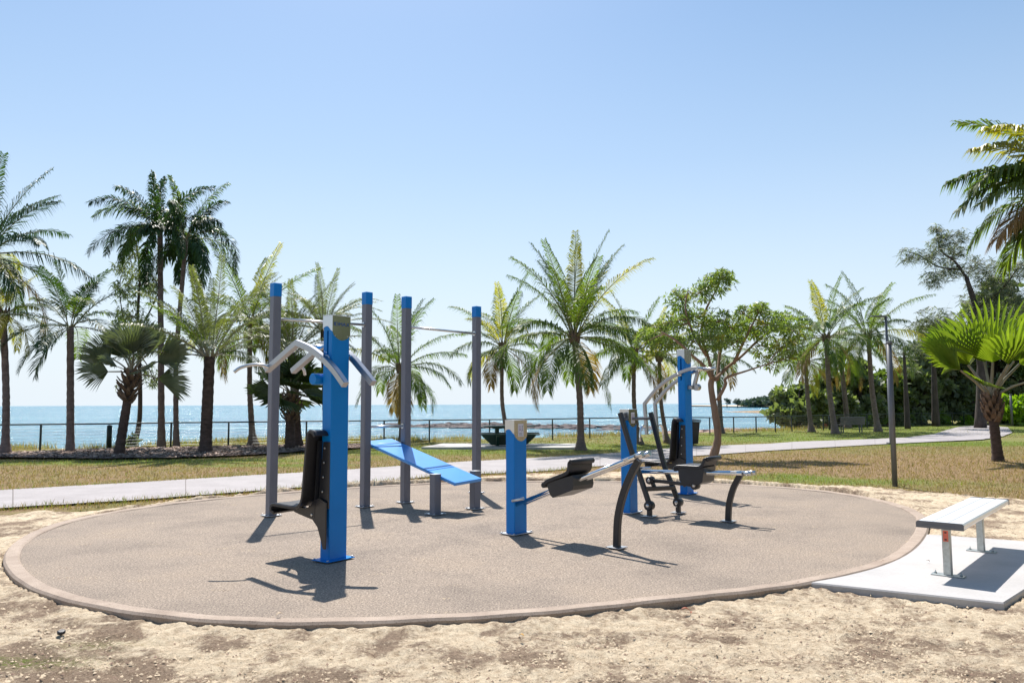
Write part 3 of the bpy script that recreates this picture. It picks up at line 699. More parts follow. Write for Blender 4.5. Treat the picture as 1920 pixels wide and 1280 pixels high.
def shell_seat(root, prof, half, th, mat, xo=0):
    # ribbon profile in y-z extruded across x with rounded rim, hollow side on the profile's right hand
    mb = MB(); P = [Vector((0, y, z)) for y, z in prof]; rows = []
    for i, p in enumerate(P):
        t = (P[min(i + 1, len(P) - 1)] - P[max(i - 1, 0)]).normalized(); nrm = Vector((0, -t.z, t.y)); rows.append((p, nrm))
    xs = [xo + q for q in [-half, -half + .012, -half + .04, 0, half - .04, half - .012, half]]; dz = [-.010, 0, -.004, -.009, -.004, 0, -.010]
    top = [[Vector((x, 0, 0)) + p + n_ * (th / 2 + dd) for x, dd in zip(xs, dz)] for p, n_ in rows]
    bx = [xo + q for q in [-half, -half + .022, -half + .024, half - .024, half - .022, half]]; bd = [-th / 2, -th / 2, th / 2 - .02, th / 2 - .02, -th / 2, -th / 2]
    bot = [[Vector((x, 0, 0)) + p + n_ * dd for x, dd in zip(bx, bd)] for p, n_ in rows]
    for i in range(len(P) - 1):
        for k in range(6): mb.face([top[i][k], top[i][k + 1], top[i + 1][k + 1], top[i + 1][k]], 0, True)
        for k in range(5): mb.face([bot[i][k], bot[i + 1][k], bot[i + 1][k + 1], bot[i][k + 1]], 0, False)
        mb.face([top[i][0], top[i + 1][0], bot[i + 1][0], bot[i][0]], 0, False); mb.face([top[i][6], bot[i][5], bot[i + 1][5], top[i + 1][6]], 0, False)
    for i in (0, -1): mb.face(top[i] + bot[i][::-1])
    return mb.build('seat', mat, root, fix=True)
def press_machine(name, label, C2, deg, hh, arms):
    root = thing(name, label, 'gym machine', (*C2, 0), R(deg - 90)); column(root, hh, slot=True, text=('IDMAX' if arms == 'press' else None))
    # moulded seat with a tall back
    kn = [(.60, .425), (.635, .435), (.645, .465), (.635, .495), (.605, .505)]
    prof = [(.585, .44), (.60, .425)] + a2([(.635, .44), (.64, .48), (.60, .51), (.42, .505), (.27, .505), (.19, .535), (.15, .62), (.125, .85), (.10, 1.10), (.085, 1.20), (.055, 1.245), (.0, 1.235), (-.03, 1.20)], 6)
    s = shell_seat(root, prof[::-1], .205, .034, M['black'], -.075)
    mb = MB()
    gus = [(.40, .49), (.42, .44), (.33, .42), (.13, .385), (.055, .32), (.0, .20), (-.03, .12), (-.062, .12), (-.062, .56), (.04, .60), (.11, .57), (.17, .51), (.25, .485)]
    mb.prism([(-.062, .5), (-.062, 1.14), (.02, 1.14), (.075, .60)], 'x', -.13, -.02)
    for x in (-.15, .02): mb.prism(gus, 'x', x - .008, x + .008)
    mb.prism([(.10, .40), (.12, .40), (.07, 1.15), (.05, 1.15)], 'x', -.16, .02)
    mb.build('seat_bracket', M['blackm'], root, fix=True)
    for z in (.66, .80, .94, 1.08):
        for x in (-.139,):
            m2 = MB(); m2.lathe([(.011, 0), (.011, .006), (.006, .008)], (x + .0005, .02 - .06 * (z - .5), z), 8, Matrix.Rotation(-math.pi / 2, 3, 'Y')); m2.build('bolt', M['bolt'], root)
    m2 = MB(); m2.lathe([(.016, 0), (.016, .006), (.009, .009)], (-.159, .14, .43), 8, Matrix.Rotation(-math.pi / 2, 3, 'Y')); m2.build('bolt', M['bolt'], root)
    if arms == 'press':
        for sx in (-1, 1):
            x = sx * .165
            crv = [(-.33, 1.69), (-.18, 1.83), (-.01, 1.95), (.19, 2.055), (.40, 2.125)]
            if sx > 0: crv = [(-.36, 1.71), (-.2, 1.85), (-.01, 2.0), (.19, 2.085), (.40, 2.13)]
            arm = planebar(a2(crv, 5) + [(.90, 1.865)], x, .032, .031).build('arm', M['alu'], root)
            m2 = MB(); m2.tube(arc([(x + sx * .01, .84, 1.885), (x + sx * .08, .88, 1.915), (x + sx * .16, .96, 1.915), (x + sx * .24, 1.02, 1.885), (x + sx * .285, 1.06, 1.84)], 6), .0175, 12); m2.build('grip', M['steel'], arm)
            m2 = MB(); m2.lathe([(.016, 0), (.016, .008), (.009, .011)], (x + sx * .026, .0, 1.96), 8, Matrix.Rotation(sx * math.pi / 2, 3, 'Y')); m2.build('bolt', M['bolt'], arm)
        m2 = MB(); m2.tube([(-.19, .0, 1.955), (.19, .0, 1.985)], .03, 14); m2.tube([(-.165, .24, 2.07), (.165, .24, 2.10)], .028, 14); m2.build('axle', M['steel'], root)
        m2 = MB(); m2.lathe([(.05, -.17), (.056, -.165), (.056, .165), (.05, .17)], (0, .15, 1.755), 20, Matrix.Rotation(math.pi / 2, 3, 'Y')); m2.box((0, .09, 1.755), (.10, .09, .09), bev=.01); m2.build('pivot_housing', M['blue'], root)
    else:
        for sx in (-1, 1):
            x = sx * .165
            arm = planebar(a2([(-.34, 2.085), (-.20, 2.075), (.04, 1.995), (.26, 1.885), (.47, 1.735), (.70, 1.50)], 5) + [(.665, .965)], x, .026, .027).build('arm', M['alu'], root)
            m2 = MB(); m2.tube(arc([(x + sx * .02, .67, 1.10), (x + sx * .10, .67, 1.13), (x + sx * .17, .67, 1.08), (x + sx * .20, .67, .98), (x + sx * .205, .67, .86)], 6), .0175, 12); m2.build('grip', M['chrome'], arm)
            m2 = MB(); m2.lathe([(.016, 0), (.016, .008), (.009, .011)], (x + sx * .026, .02, 1.99), 8, Matrix.Rotation(sx * math.pi / 2, 3, 'Y')); m2.build('bolt', M['bolt'], arm)
        m2 = MB(); m2.tube([(-.19, -.33, 2.075), (.19, -.33, 2.075)], .034, 14); m2.tube([(-.16, .02, 1.985), (.16, .02, 1.985)], .028, 14)
        m2.tube([(-.0, -.33, 2.07), (-.02, -.60, 2.075)], .022, 12); m2.build('axle', M['steel'], root)
        m2 = MB(); m2.tube([(.04, -.24, 2.05), (.04, -.16, 1.80)], .028, sec=SQ, sm=False); m2.lathe([(.05, -.05), (.056, -.045), (.056, .045), (.05, .05)], (.06, -.20, 1.775), 20, Matrix.Rotation(math.pi / 2, 3, 'Y')); m2.box((0, -.11, 1.77), (.07, .10, .07), bev=.008); m2.build('counter_pivot', M['alu'], root)
    return root
press_machine('shoulder_press_machine', 'blue outdoor press machine nearest the camera with bent metal arms and black seat', (-1.755, 7.72), 143, 2.38, 'press')
press_machine('chest_press_machine', 'tall blue machine at the back right with two hanging curved metal arms', (2.93, 13.17), 137, 2.41, 'pull')

# sliding bench with inclined chrome rails
def slide_seat(root, body, prof, half):
    # solid moulded ribbon with a fat rounded roll at the front lip and at the top of the back
    mb = MB(); P = [Vector((0, y, z)) for y, z in a2(prof, 4)]; th = .021; up_, dn_ = [], []
    for i, p in enumerate(P):
        t = (P[min(i + 1, len(P) - 1)] - P[max(i - 1, 0)]).normalized(); n_ = Vector((0, -t.z, t.y)); up_.append(p + n_ * th); dn_.append(p - n_ * th)
    poly = [(p.y, p.z) for p in up_] + [(p.y, p.z) for p in dn_[::-1]]
    n = len(P); xs = [-half, -half + .008, half - .008, half]; sc = [.8, 1, 1, .8]; rows = []
    for x, k in zip(xs, sc): rows.append([Vector((x, 0, 0)) + P[i] + (up_[i] - P[i]) * k for i in range(n)] + [Vector((x, 0, 0)) + P[i] + (dn_[i] - P[i]) * k for i in reversed(range(n))])
    m_ = 2 * n
    for a, b in zip(rows, rows[1:]):
        for i in range(m_): mb.face([a[i], a[(i + 1) % m_], b[(i + 1) % m_], b[i]], 0, True)
    for rw in (rows[0], rows[-1]):
        for i in range(n - 1): mb.face([rw[i], rw[i + 1], rw[m_ - 2 - i], rw[m_ - 1 - i]])
    for q in (P[0], P[-1]): mb.lathe([(.022, -half + .0), (.031, -half + .008), (.031, half - .008), (.022, half)], q, 16, Matrix.Rotation(math.pi / 2, 3, 'Y'))
    s = mb.build('seat', M['black'], root, fix=True)
    mb = MB(); mb.prism(body, 'x', -half + .02, half - .02); mb.build('carriage', M['blackm'], root, fix=True)
    return s
def curved_leg(root, x, yz, hw=.028, ht=.036):
    leg = planebar(a2(yz, 6), x, hw, ht).build('leg', M['blackm'], root)
    m2 = MB(); m2.box((x, yz[0][0], .004), (.17, .17, .008), bev=.002); m2.build('base_plate', M['flange'], leg)
r = thing('sit_up_bench', 'low blue column with sloping chrome rails and black sliding seat', 'gym machine', (.045, 9.22, 0), R(138 - 90))
column(r, 1.31, placard=True)
# local y = -(distance along the rail)
for sx in (-1, 1):
    m2 = MB(); m2.tube([(sx * .07, -.055, .335), (sx * .07, -1.77, .985)], .024, 16); ra = m2.build('rail', M['chrome'], r)
    m2 = MB(); m2.tube([(sx * .07, -1.70, .958), (sx * .07, -1.79, .992)], .0275, 14); m2.build('end_cap', M['steel'], ra)
m2 = MB(); m2.tube([(-.125, -.05, .385), (-.125, -.22, .425)], .018, 12); m2.build('side_grip', M['steel'], r)
m2 = MB(); m2.box((0, -1.60, .925), (.19, .07, .03), Matrix.Rotation(-.36, 3, 'X'), bev=.004); m2.build('rail_clamp', M['steel'], r)
curved_leg(r, 0, [(-1.41, .008), (-1.43, .30), (-1.50, .55), (-1.60, .76), (-1.70, .92)])
f = lambda L: [(-a, b) for a, b in L]
slide_seat(r, f([(.60, .625), (.62, .60), (.665, .50), (.70, .475), (.97, .575), (.985, .62), (.975, .735)]), f([(.575, .605), (.62, .645), (.72, .685), (.86, .735), (.915, .765), (.935, .81), (.94, .86), (.965, .875)]), .205)
# leg press with level rails and lever frame
r = thing('leg_press_machine', 'blue column machine with level chrome rails, black seat and lever frame', 'gym machine', (1.63, 10.93, 0), R(142 - 90))
column(r, 1.42, placard=True)
for sx in (-1, 1):
    m2 = MB(); m2.tube([(sx * .07, -.055, .565), (sx * .07, -1.76, .625)], .024, 16); ra = m2.build('rail', M['chrome'], r)
    m2 = MB(); m2.tube([(sx * .07, -1.66, .6215), (sx * .07, -1.78, .6257)], .028, 14); m2.build('end_cap', M['steel'], ra)
m2 = MB(); m2.box((0, -1.55, .634), (.19, .08, .02), bev=.004); m2.build('rail_clamp', M['steel'], r)
m2 = MB(); m2.tube([(-.11, -.10, .61), (-.11, -.40, .635)], .018, 12); m2.build('side_grip', M['steel'], r)
curved_leg(r, .02, [(-1.42, .008), (-1.44, .22), (-1.50, .42), (-1.60, .60)])
slide_seat(r, f([(.83, .665), (.85, .50), (.90, .455), (1.12, .455), (1.17, .49), (1.20, .68)]), f([(.80, .645), (.82, .675), (.95, .68), (1.12, .68), (1.17, .70), (1.195, .745), (1.215, .785), (1.25, .79)]), .205)
def L(a, b, z): return Vector((a, -b, z))
ups = []
for (x, tops) in ((-.19, [(-.02, 1.375), (.075, 1.08), (.165, .81), (.265, .55), (.41, .15)]), (.36, [(.16, 1.375), (.26, 1.0), (.36, .63), (.46, .40), (.56, .15)])):
    m2 = MB(); m2.tube(arc([L(x, a, z) for a, z in tops], 4), .030, sec=SQ, sm=False); m2.build('lever_upright', M['blackm'], r)
    b = L(x, tops[-1][0], .14)
    m2 = MB(); m2.lathe([(.05, -.055), (.062, -.045), (.062, .045), (.05, .055)], b, 20, Matrix.Rotation(math.pi / 2, 3, 'Y')); m2.tube([b, b - Vector((0, 0, .13))], .030, sec=SQ, sm=False); pv = m2.build('pivot_foot', M['blackm'], r)
    m2 = MB(); m2.lathe([(.026, 0), (.026, .008), (.012, .012)], b + Vector((-.055, 0, 0)), 14, Matrix.Rotation(-math.pi / 2, 3, 'Y')); m2.build('bolt', M['bolt'], pv)
    m2 = MB(); m2.box((b.x, b.y, .004), (.17, .17, .008), bev=.002); m2.build('base_plate', M['flange'], pv)
m2 = MB(); m2.tube([L(-.19, .01, 1.29), L(.36, .18, 1.29)], .019, 12); m2.build('handlebar', M['galv'], r)
m2 = MB(); m2.tube([L(-.19, .34, .355), L(.36, .50, .335)], .030, sec=SQ, sm=False); m2.tube([L(.02, .38, .35), L(.02, .34, .45)], .024, sec=SQ, sm=False); m2.build('cross_member', M['blackm'], r)
m2 = MB(); m2.tube([L(.02, .33, .455), L(.02, .97, .425)], .022, sec=SQ, sm=False)
for a, z in ((.32, .455), (.98, .425)): m2.lathe([(.045, -.05), (.055, -.04), (.055, .04), (.045, .05)], L(.02, a, z), 20, Matrix.Rotation(math.pi / 2, 3, 'Y'))
lk = m2.build('link_rod', M['blackm'], r)
for a, z in ((.32, .455), (.98, .425)):
    m2 = MB(); m2.lathe([(.024, 0), (.024, .008), (.012, .012)], L(-.03, a, z), 14, Matrix.Rotation(-math.pi / 2, 3, 'Y')); m2.build('bolt', M['bolt'], lk)

# ------------------------------------------------------------------ pull-up frame with incline board
POSTS = [(-3.30, 10.74), (-2.19, 11.64), (-1.66, 12.13), (-.615, 13.39)]
r = thing('pull_up_frame', 'four grey posts with blue tops, pull-up bars and blue incline board', 'gym frame', (-1.9, 12, 0))
O = Vector((-1.9, 12, 0)); ang = R(45)
Rz = Matrix.Rotation(ang, 3, 'Z')
def post(x, y, h, cap=True, s=.118):
    p = Vector((x, y, 0)) - O; m2 = MB(); m2.box(p + Vector((0, 0, h / 2 - (.09 if cap else 0) + .004)), (s, s, h - (.18 if cap else 0)), Rz, bev=.008); o = m2.build('post', M['post'], r)
    m2 = MB()
    if cap: m2.box(p + Vector((0, 0, h - .09)), (s + .004, s + .004, .19), Rz, bev=.006); m2.build('post_cap', M['blue_cap'], o)
    else: m2.box(p + Vector((0, 0, h + .006)), (s + .006, s + .006, .008), Rz, bev=.002); m2.build('post_cap', M['flange'], o)
    m2 = MB(); m2.box(p + Vector((0, 0, .004)), (.22, .22, .007), Rz, bev=.002); fl = m2.build('base_plate', M['flange'], o)
    for sx in (-1, 1):
        for sy in (-1, 1): m2 = MB(); m2.lathe([(.01, .007), (.01, .017), (.005, .02)], p + Rz @ Vector((sx * .085, sy * .085, 0)), 6); m2.build('anchor_bolt', M['bolt'], fl)
for x, y in POSTS: post(x, y, 3.19)
post(-1.065, 10.82, .535, False); post(-.545, 11.38, .53, False)
def pbar(a, b, z, rad=.0195):
    A, B = Vector((*POSTS[a], z)) - O, Vector((*POSTS[b], z)) - O; d = (B - A).normalized(); m2 = MB(); m2.tube([A + d * .055, B - d * .055], rad, 14)
    for q, s in ((A, 1), (B, -1)): m2.tube([q + d * s * .058, q + d * s * .068], .04, 14)
    m2.build('bar', M['steel'], r)
pbar(0, 1, 2.70); pbar(2, 3, 2.72); pbar(1, 2, 1.17)
U = Vector((.707, .707, 0)); P0 = Vector((-2.06, 11.97, .965)) - O; P1 = Vector((-.60, 10.86, .445)) - O
d = (P1 - P0); Ln = d.length; dn = d.normalized(); nn = U.cross(dn).normalized(); nn = nn if nn.z > 0 else -nn; sd_ = nn.cross(dn)
RM = Matrix((dn, sd_, nn)).transposed(); cuts = [0, .235, 1.375, Ln]
m2 = MB()
for a, b in zip(cuts, cuts[1:]): m2.box(P0 + dn * ((a + b) / 2) - nn * .022, (b - a - .008, .56, .044), RM, bev=.006)
m2.box(P0 + dn * Ln / 2 - nn * .030, (Ln - .02, .54, .028), RM)
m2.build('incline_board', M['blue_board'], r)
m2 = MB(); A, B = Vector((*POSTS[1], .90)) - O, Vector((*POSTS[2], .90)) - O; m2.tube([A, B], .022, 12); A, B = Vector((-1.065, 10.82, .47)) - O, Vector((-.545, 11.38, .47)) - O; m2.tube([A, B], .022, 12); m2.build('board_support', M['post'], r)

# ------------------------------------------------------------------ aluminium bench
bd = Vector((.655, .755, 0)); ba = math.atan2(bd.y, bd.x); bl = Vector((3.80, 6.90, 0))
r = thing('backless_bench', 'silver aluminium backless bench on a concrete pad beside the kerb', 'bench', (bl.x, bl.y, -.004), ba)
m2 = MB(); Ln = 2.22; x0 = -.235; sec = [(-.175, .434), (-.18, .446), (-.18, .472), (-.168, .484), (-.066, .484), (-.060, .480), (-.054, .484), (.054, .484), (.060, .480), (.066, .484), (.168, .484), (.18, .472), (.18, .446), (.175, .434)]
m2.prism(sec, 'x', x0, x0 + Ln); m2.build('seat', M['alubench'], r, fix=True)
m2 = MB(); m2.prism([(-.183, .430), (-.183, .474), (-.170, .488), (.170, .488), (.183, .474), (.183, .430)], 'x', x0 - .004, x0 + .012); m2.box((x0 - .005, 0, .452), (.004, .25, .018), bev=.002); m2.build('end_cap', M['galv'], r, fix=True)
m2 = MB(); m2.prism([(-.183, .430), (-.183, .474), (-.170, .488), (.170, .488), (.183, .474), (.183, .430)], 'x', x0 + Ln - .012, x0 + Ln + .004); m2.build('end_cap', M['galv'], r, fix=True)
for i, x in enumerate((0, 1.45)):
    m2 = MB(); m2.box((x, 0, .205), (.064, .064, .40), bev=.006); m2.box((x, 0, .415), (.09, .30, .014), bev=.003); lg = m2.build('leg', M['galvleg'], r)
    m2 = MB(); m2.box((x, 0, .006), (.10, .26, .010), bev=.002)
    for sy in (-1, 1): m2.lathe([(.012, .010), (.012, .022), (.005, .026), (.005, .04)], (x, sy * .10, 0), 6)
    m2.build('base_plate', M['galvleg'], lg)
    if i == 0: m2 = MB(); m2.box((x - .033, 0, .345), (.003, .042, .095)); st = m2.build('label_sticker', M['sticker'], lg); m2 = MB(); [m2.box((x - .0352, 0, z), (.002, .018, .012)) for z in (.375, .315)]; m2.build('bolt', M['black'], st)

# ------------------------------------------------------------------ posts, bin, picnic table, far bench, fence
r = thing('steel_post', 'plain slim grey steel post at the edge of the sand, right of the machines', 'post', (6.97, 14.28, 0))
m2 = MB(); m2.tube([(0, 0, -.05), (0, 0, 2.60)], .047, 16); m2.build('pole', M['galv'], r)
m2 = MB(); m2.tube([(0, 0, 2.58), (0, 0, 2.625)], .055, 16); m2.build('cap', M['galv'], r)
r = thing('street_lamp', 'tall dark lamp post with a flat side arm beside the path', 'lamp', (*G(1671, 832).xy, 0))
m2 = MB(); m2.tube([(0, 0, 0), (0, 0, 2.4)], .055, 12); m2.tube([(0, 0, 2.4), (0, 0, 4.72)], .045, 12); m2.build('pole', M['galv'], r)
m2 = MB(); m2.box((-.27, 0, 4.70), (.55, .14, .05), Matrix.Rotation(.03, 3, 'Y'), bev=.015); m2.build('lamp_head', M['galv'], r)
m2 = MB(); m2.box((0, 0, .03), (.25, .25, .06), bev=.01); m2.build('base_plate', M['galv'], r)
m2 = MB(G(1898, 798)); g = G(1898, 798); m2.tube([(g.x, g.y, 0), (g.x, g.y, 2.0)], .07, 10); m2.tube([(g.x, g.y, 2.0), (g.x, g.y, 2.06)], .085, 10); o = m2.build('park_post', M['galv']); o.location = (g.x, g.y, 0); tag(o, 'dark round post by the far bend of the path', 'post')
g = G(1294, 833.5)
r = thing('wheelie_bin', 'black wheelie bin on the lawn behind the tall right machine', 'bin', (g.x, g.y, 0), R(15))
m2 = MB(); rr_ = []
for z, s in ((.04, .21), (.84, .27)): rr_.append([(-s, -s * 1.0, z), (s, -s * 1.0, z), (s, s, z), (-s, s, z)])
m2.face(rr_[0][::-1]); m2.face(rr_[1]); [m2.face([rr_[0][k], rr_[0][(k + 1) % 4], rr_[1][(k + 1) % 4], rr_[1][k]]) for k in range(4)]; m2.box((0, 0, .82), (.60, .60, .03), bev=.008); m2.build('body', M['bin'], r)
m2 = MB(); m2.prism([(-.32, .86), (-.30, .90), (.20, .94), (.33, .92), (.36, .86)], 'x', -.30, .30); m2.build('lid', M['bin'], r, fix=True)
for sx in (-1, 1): m2 = MB(); m2.lathe([(.09, -.02), (.1, -.015), (.1, .015), (.09, .02)], (sx * .26, .24, .1), 16, Matrix.Rotation(math.pi / 2, 3, 'Y')); m2.build('wheel', M['black'], r)
r = thing('picnic_table', 'dark green picnic table with bench seats on a concrete slab near the fence', 'picnic table', (-.12, 27.4, .06), R(4))
m2 = MB(); m2.box((0, 0, .67), (1.80, .76, .045), bev=.012); m2.build('table_top', M['green_table'], r)
for sy in (-1, 1): m2 = MB(); m2.box((.05 * sy, sy * .66, .405), (2.15, .30, .045), bev=.012); m2.build('bench_seat', M['green_table'], r)
for sx in (-1, 1):
    m2 = MB(); x = sx * .42
    m2.prism([(-.82, .385), (.82, .385), (.82, .33), (.45, .02), (-.45, .02), (-.82, .33)], 'x', x - .05, x + .05); m2.box((x, 0, .50), (.14, .22, .26)); m2.box((x, 0, .62), (.30, .62, .06)); m2.build('pedestal', M['green_table'], r, fix=True)
m2 = MB(); m2.prism([(-.98, .38), (.98, .38), (.92, .30), (.62, .02), (-.62, .02), (-.92, .30)], 'y', -.06, .06); m2.box((0, 0, .63), (1.2, .12, .05)); m2.build('keel_panel', M['green_table'], r, fix=True)
g = G(1600, 811)
r = thing('park_bench', 'distant slatted park bench with a backrest under the coconut palms', 'bench', (g.x, g.y, 0), R(-8))
m2 = MB()
for k in range(6): m2.box((0, .02 - k * .035 + .10, .43 + k * .07), (1.2, .02, .062), Matrix.Rotation(-.3, 3, 'X'), bev=.004)
m2.build('backrest', M['slats'], r)
m2 = MB(); [m2.box((0, .16 + k * .09, .40), (1.2, .075, .025), bev=.004) for k in range(5)]; m2.build('seat', M['slats'], r)
for sx in (-1, 1): m2 = MB(); m2.box((sx * .45, .12, .20), (.05, .05, .40)); m2.box((sx * .45, .50, .20), (.05, .05, .40)); m2.box((sx * .45, .31, .375), (.05, .42, .03)); m2.build('leg', M['galv'], r)

FP = [(-340, 852), (-195, 849), (-60, 846), (75, 843.5), (204, 841), (320, 837), (428, 835), (574, 832), (720, 829.5), (805, 828), (918, 826), (1036, 824), (1106, 821), (1230, 817), (1331, 812.5), (1376, 811), (1418, 810), (1454, 809), (1485, 807.5), (1544, 805), (1557, 804.5), (1626, 801), (1668, 799), (1728, 797.5), (1786, 796), (1808, 795.3), (1830, 794.7), (1850, 794)]
FG = [G(*p) for p in FP]; FO = FG[8].copy()
r = thing('railing_fence', 'low dark green post and wire fence along the shore', 'fence', FO)
for i, g in enumerate(FG):
    thick = i in (4, 20); hgt = .87 if g.y < 38 else .80
    m2 = MB(FO); s = .05 if thick else .026
    if thick: m2.tube([(g.x, g.y, -.05), (g.x, g.y, .80), (g.x, g.y, .83)], [.085, .085, .03], 12)
    else: m2.box((g.x, g.y, hgt / 2 - .03), (2 * s, 2 * s, hgt + .02))
    m2.build('post', M['green_fence'], r)
m2 = MB(FO); m2.tube([(g.x, g.y, .87 if g.y < 38 else .80) for g in FG], .025, 8); m2.build('top_rail', M['green_fence'], r)
m2 = MB(FO)
for k in range(7): m2.tube([(g.x, g.y, .08 + k * .105) for g in FG], .0045, 4)
m2.build('wires', M['wire'], r)

# ------------------------------------------------------------------ trees
def rv(rng): return Vector((rng.gauss(0, 1), rng.gauss(0, 1), rng.gauss(0, 1)))
def frond(mb, st, base, az, el, L, droop, ll, M_=34, w=.022, hang=.5, m=0, rng=random, twist=0, vee=.35, wind=0, bare=.14, plume=0):
    # feather leaf: arching stalk (written to st) with two rows of leaflets
    N = 9; P = [Vector(base)]; ds = []; a = az
    for i in range(N):
        t = (i + .5) / N; e = el - droop * t ** 1.35; a += wind / N
        d = Vector((math.cos(a) * math.cos(e), math.sin(a) * math.cos(e), math.sin(e))); ds.append(d); P.append(P[-1] + d * (L / N))
    st.tube(P, [max(.006, .020 * L / 2.6 * (1 - .85 * i / N)) for i in range(N + 1)], 4, sm=False, cap=False)
    for k in range(M_):
        t = bare + (1 - bare) * (k + rng.random() * .6) / M_; i = min(N - 1, int(t * N)); fr = t * N - i
        p = P[i].lerp(P[i + 1], fr); d = ds[i]; side = d.cross(Vector((0, 0, 1)))
        if side.length < .25: side = Vector((-math.sin(az), math.cos(az), 0))
        side.normalize(); upv = side.cross(d)
        prof = min(1, (t - bare * .6) / .22) * (1 - max(0, t - .55) / .45 * .62)
        for s in (-1, 1):
            tw = vee + rng.uniform(-.25, .25)
            if plume: tw = rng.uniform(-1.6, 1.6)
            sd2 = side * (s * math.cos(tw)) + upv * math.sin(tw)
            l = ll * prof * rng.uniform(.82, 1.1); dirv = (sd2 * .85 + d * (.55 + .5 * t)).normalized()
            ww = w * rng.uniform(.8, 1.2); q = p + dirv * (l * .5) + Vector((0, 0, -hang * l * .16)); e_ = q + dirv * (l * .42 * (1 - hang * .45)) + Vector((0, 0, -hang * l * .52))
            wd = dirv.cross(sd2.cross(d) if abs(dirv.dot(upv)) > .9 else upv); wd = wd.normalized() if wd.length > .01 else Vector((1, 0, 0))
            wd = (wd + Vector((0, 0, .5 * rng.uniform(-1, 1)))).normalized()
            n = len(mb.v); mb.v += [p - wd * ww * .35, p + wd * ww * .35, q + wd * ww, q - wd * ww, e_]
            mb.f += [(n, n + 1, n + 2, n + 3), (n + 3, n + 2, n + 4)]; mb.m += [m, m]; mb.sm += [False, False]
def fanleaf(mb, st, base, az, el, pet, L, nseg=26, spread=R(125), rng=random, m=0, curl=.2, tilt=None, split=.5):
    d = Vector((math.cos(az) * math.cos(el), math.sin(az) * math.cos(el), math.sin(el)))
    hub = Vector(base) + d * pet - Vector((0, 0, pet * .06)); mid = Vector(base).lerp(hub, .5) + Vector((0, 0, pet * .04))
    st.tube([base, mid, hub], [.03 * L, .022 * L, .018 * L], 5, sm=False, cap=False)
    side = d.cross(Vector((0, 0, 1))); side = side.normalized() if side.length > .2 else Vector((1, 0, 0)); nrm = side.cross(d)
    tilt = rng.uniform(-.5, .5) if tilt is None else tilt; side = (side * math.cos(tilt) + nrm * math.sin(tilt)); nrm = side.cross(d).normalized()
    dl = 2 * spread / nseg
    for k in range(nseg):
        a = -spread + dl * (k + .5); l = L * (.72 + .28 * math.cos(a * .7)) * rng.uniform(.93, 1.05)
        def pt(an, r, h=0.0): return hub + (d * math.cos(an) + side * math.sin(an)) * r + nrm * (h + .22 * L * (abs(an) / spread) ** 2 * (r / L)) - Vector((0, 0, curl * L * (r / L) ** 3))
        e1 = pt(a - dl / 2, l * split, .0); e2 = pt(a + dl / 2, l * split, .0); c = pt(a, l * split, -.045 * L); tip = pt(a + rng.uniform(-.03, .03), l) - Vector((0, 0, rng.uniform(0, .10) * L))
        m1 = pt(a - dl * .24, l * .76); m2 = pt(a + dl * .24, l * .76)
        n = len(mb.v); mb.v += [hub, e1, c, e2, m1, m2, tip]
        mb.f += [(n, n + 1, n + 2), (n, n + 2, n + 3), (n + 1, n + 4, n + 2), (n + 2, n + 5, n + 3), (n + 4, n + 6, n + 2), (n + 2, n + 6, n + 5)]; mb.m += [m] * 6; mb.sm += [False] * 6
def palm_trunk(root, g, P, r0, r1, mat, seed, swell=0, rings=True, name='trunk'):
    r0 *= .86; r1 *= .86; swell *= .8
    rng = random.Random(seed); pts = arc(P, 10); n = len(pts); rad = []; out = []
    for i, p in enumerate(pts):
        t = i / (n - 1); r = r0 + (r1 - r0) * t + swell * math.exp(-(t / .10) ** 2); out.append(p - g)
        rad.append(r * (1 + (.045 * (1 if i % 2 else -1) if rings else 0) + rng.uniform(-.02, .02)))
    mb = MB(); mb.tube(out, rad, 12); return mb.build(name, mat, root)
def cy(px, py, y): return Y(px, py, y)
COC = 'coconut palms along the shore'
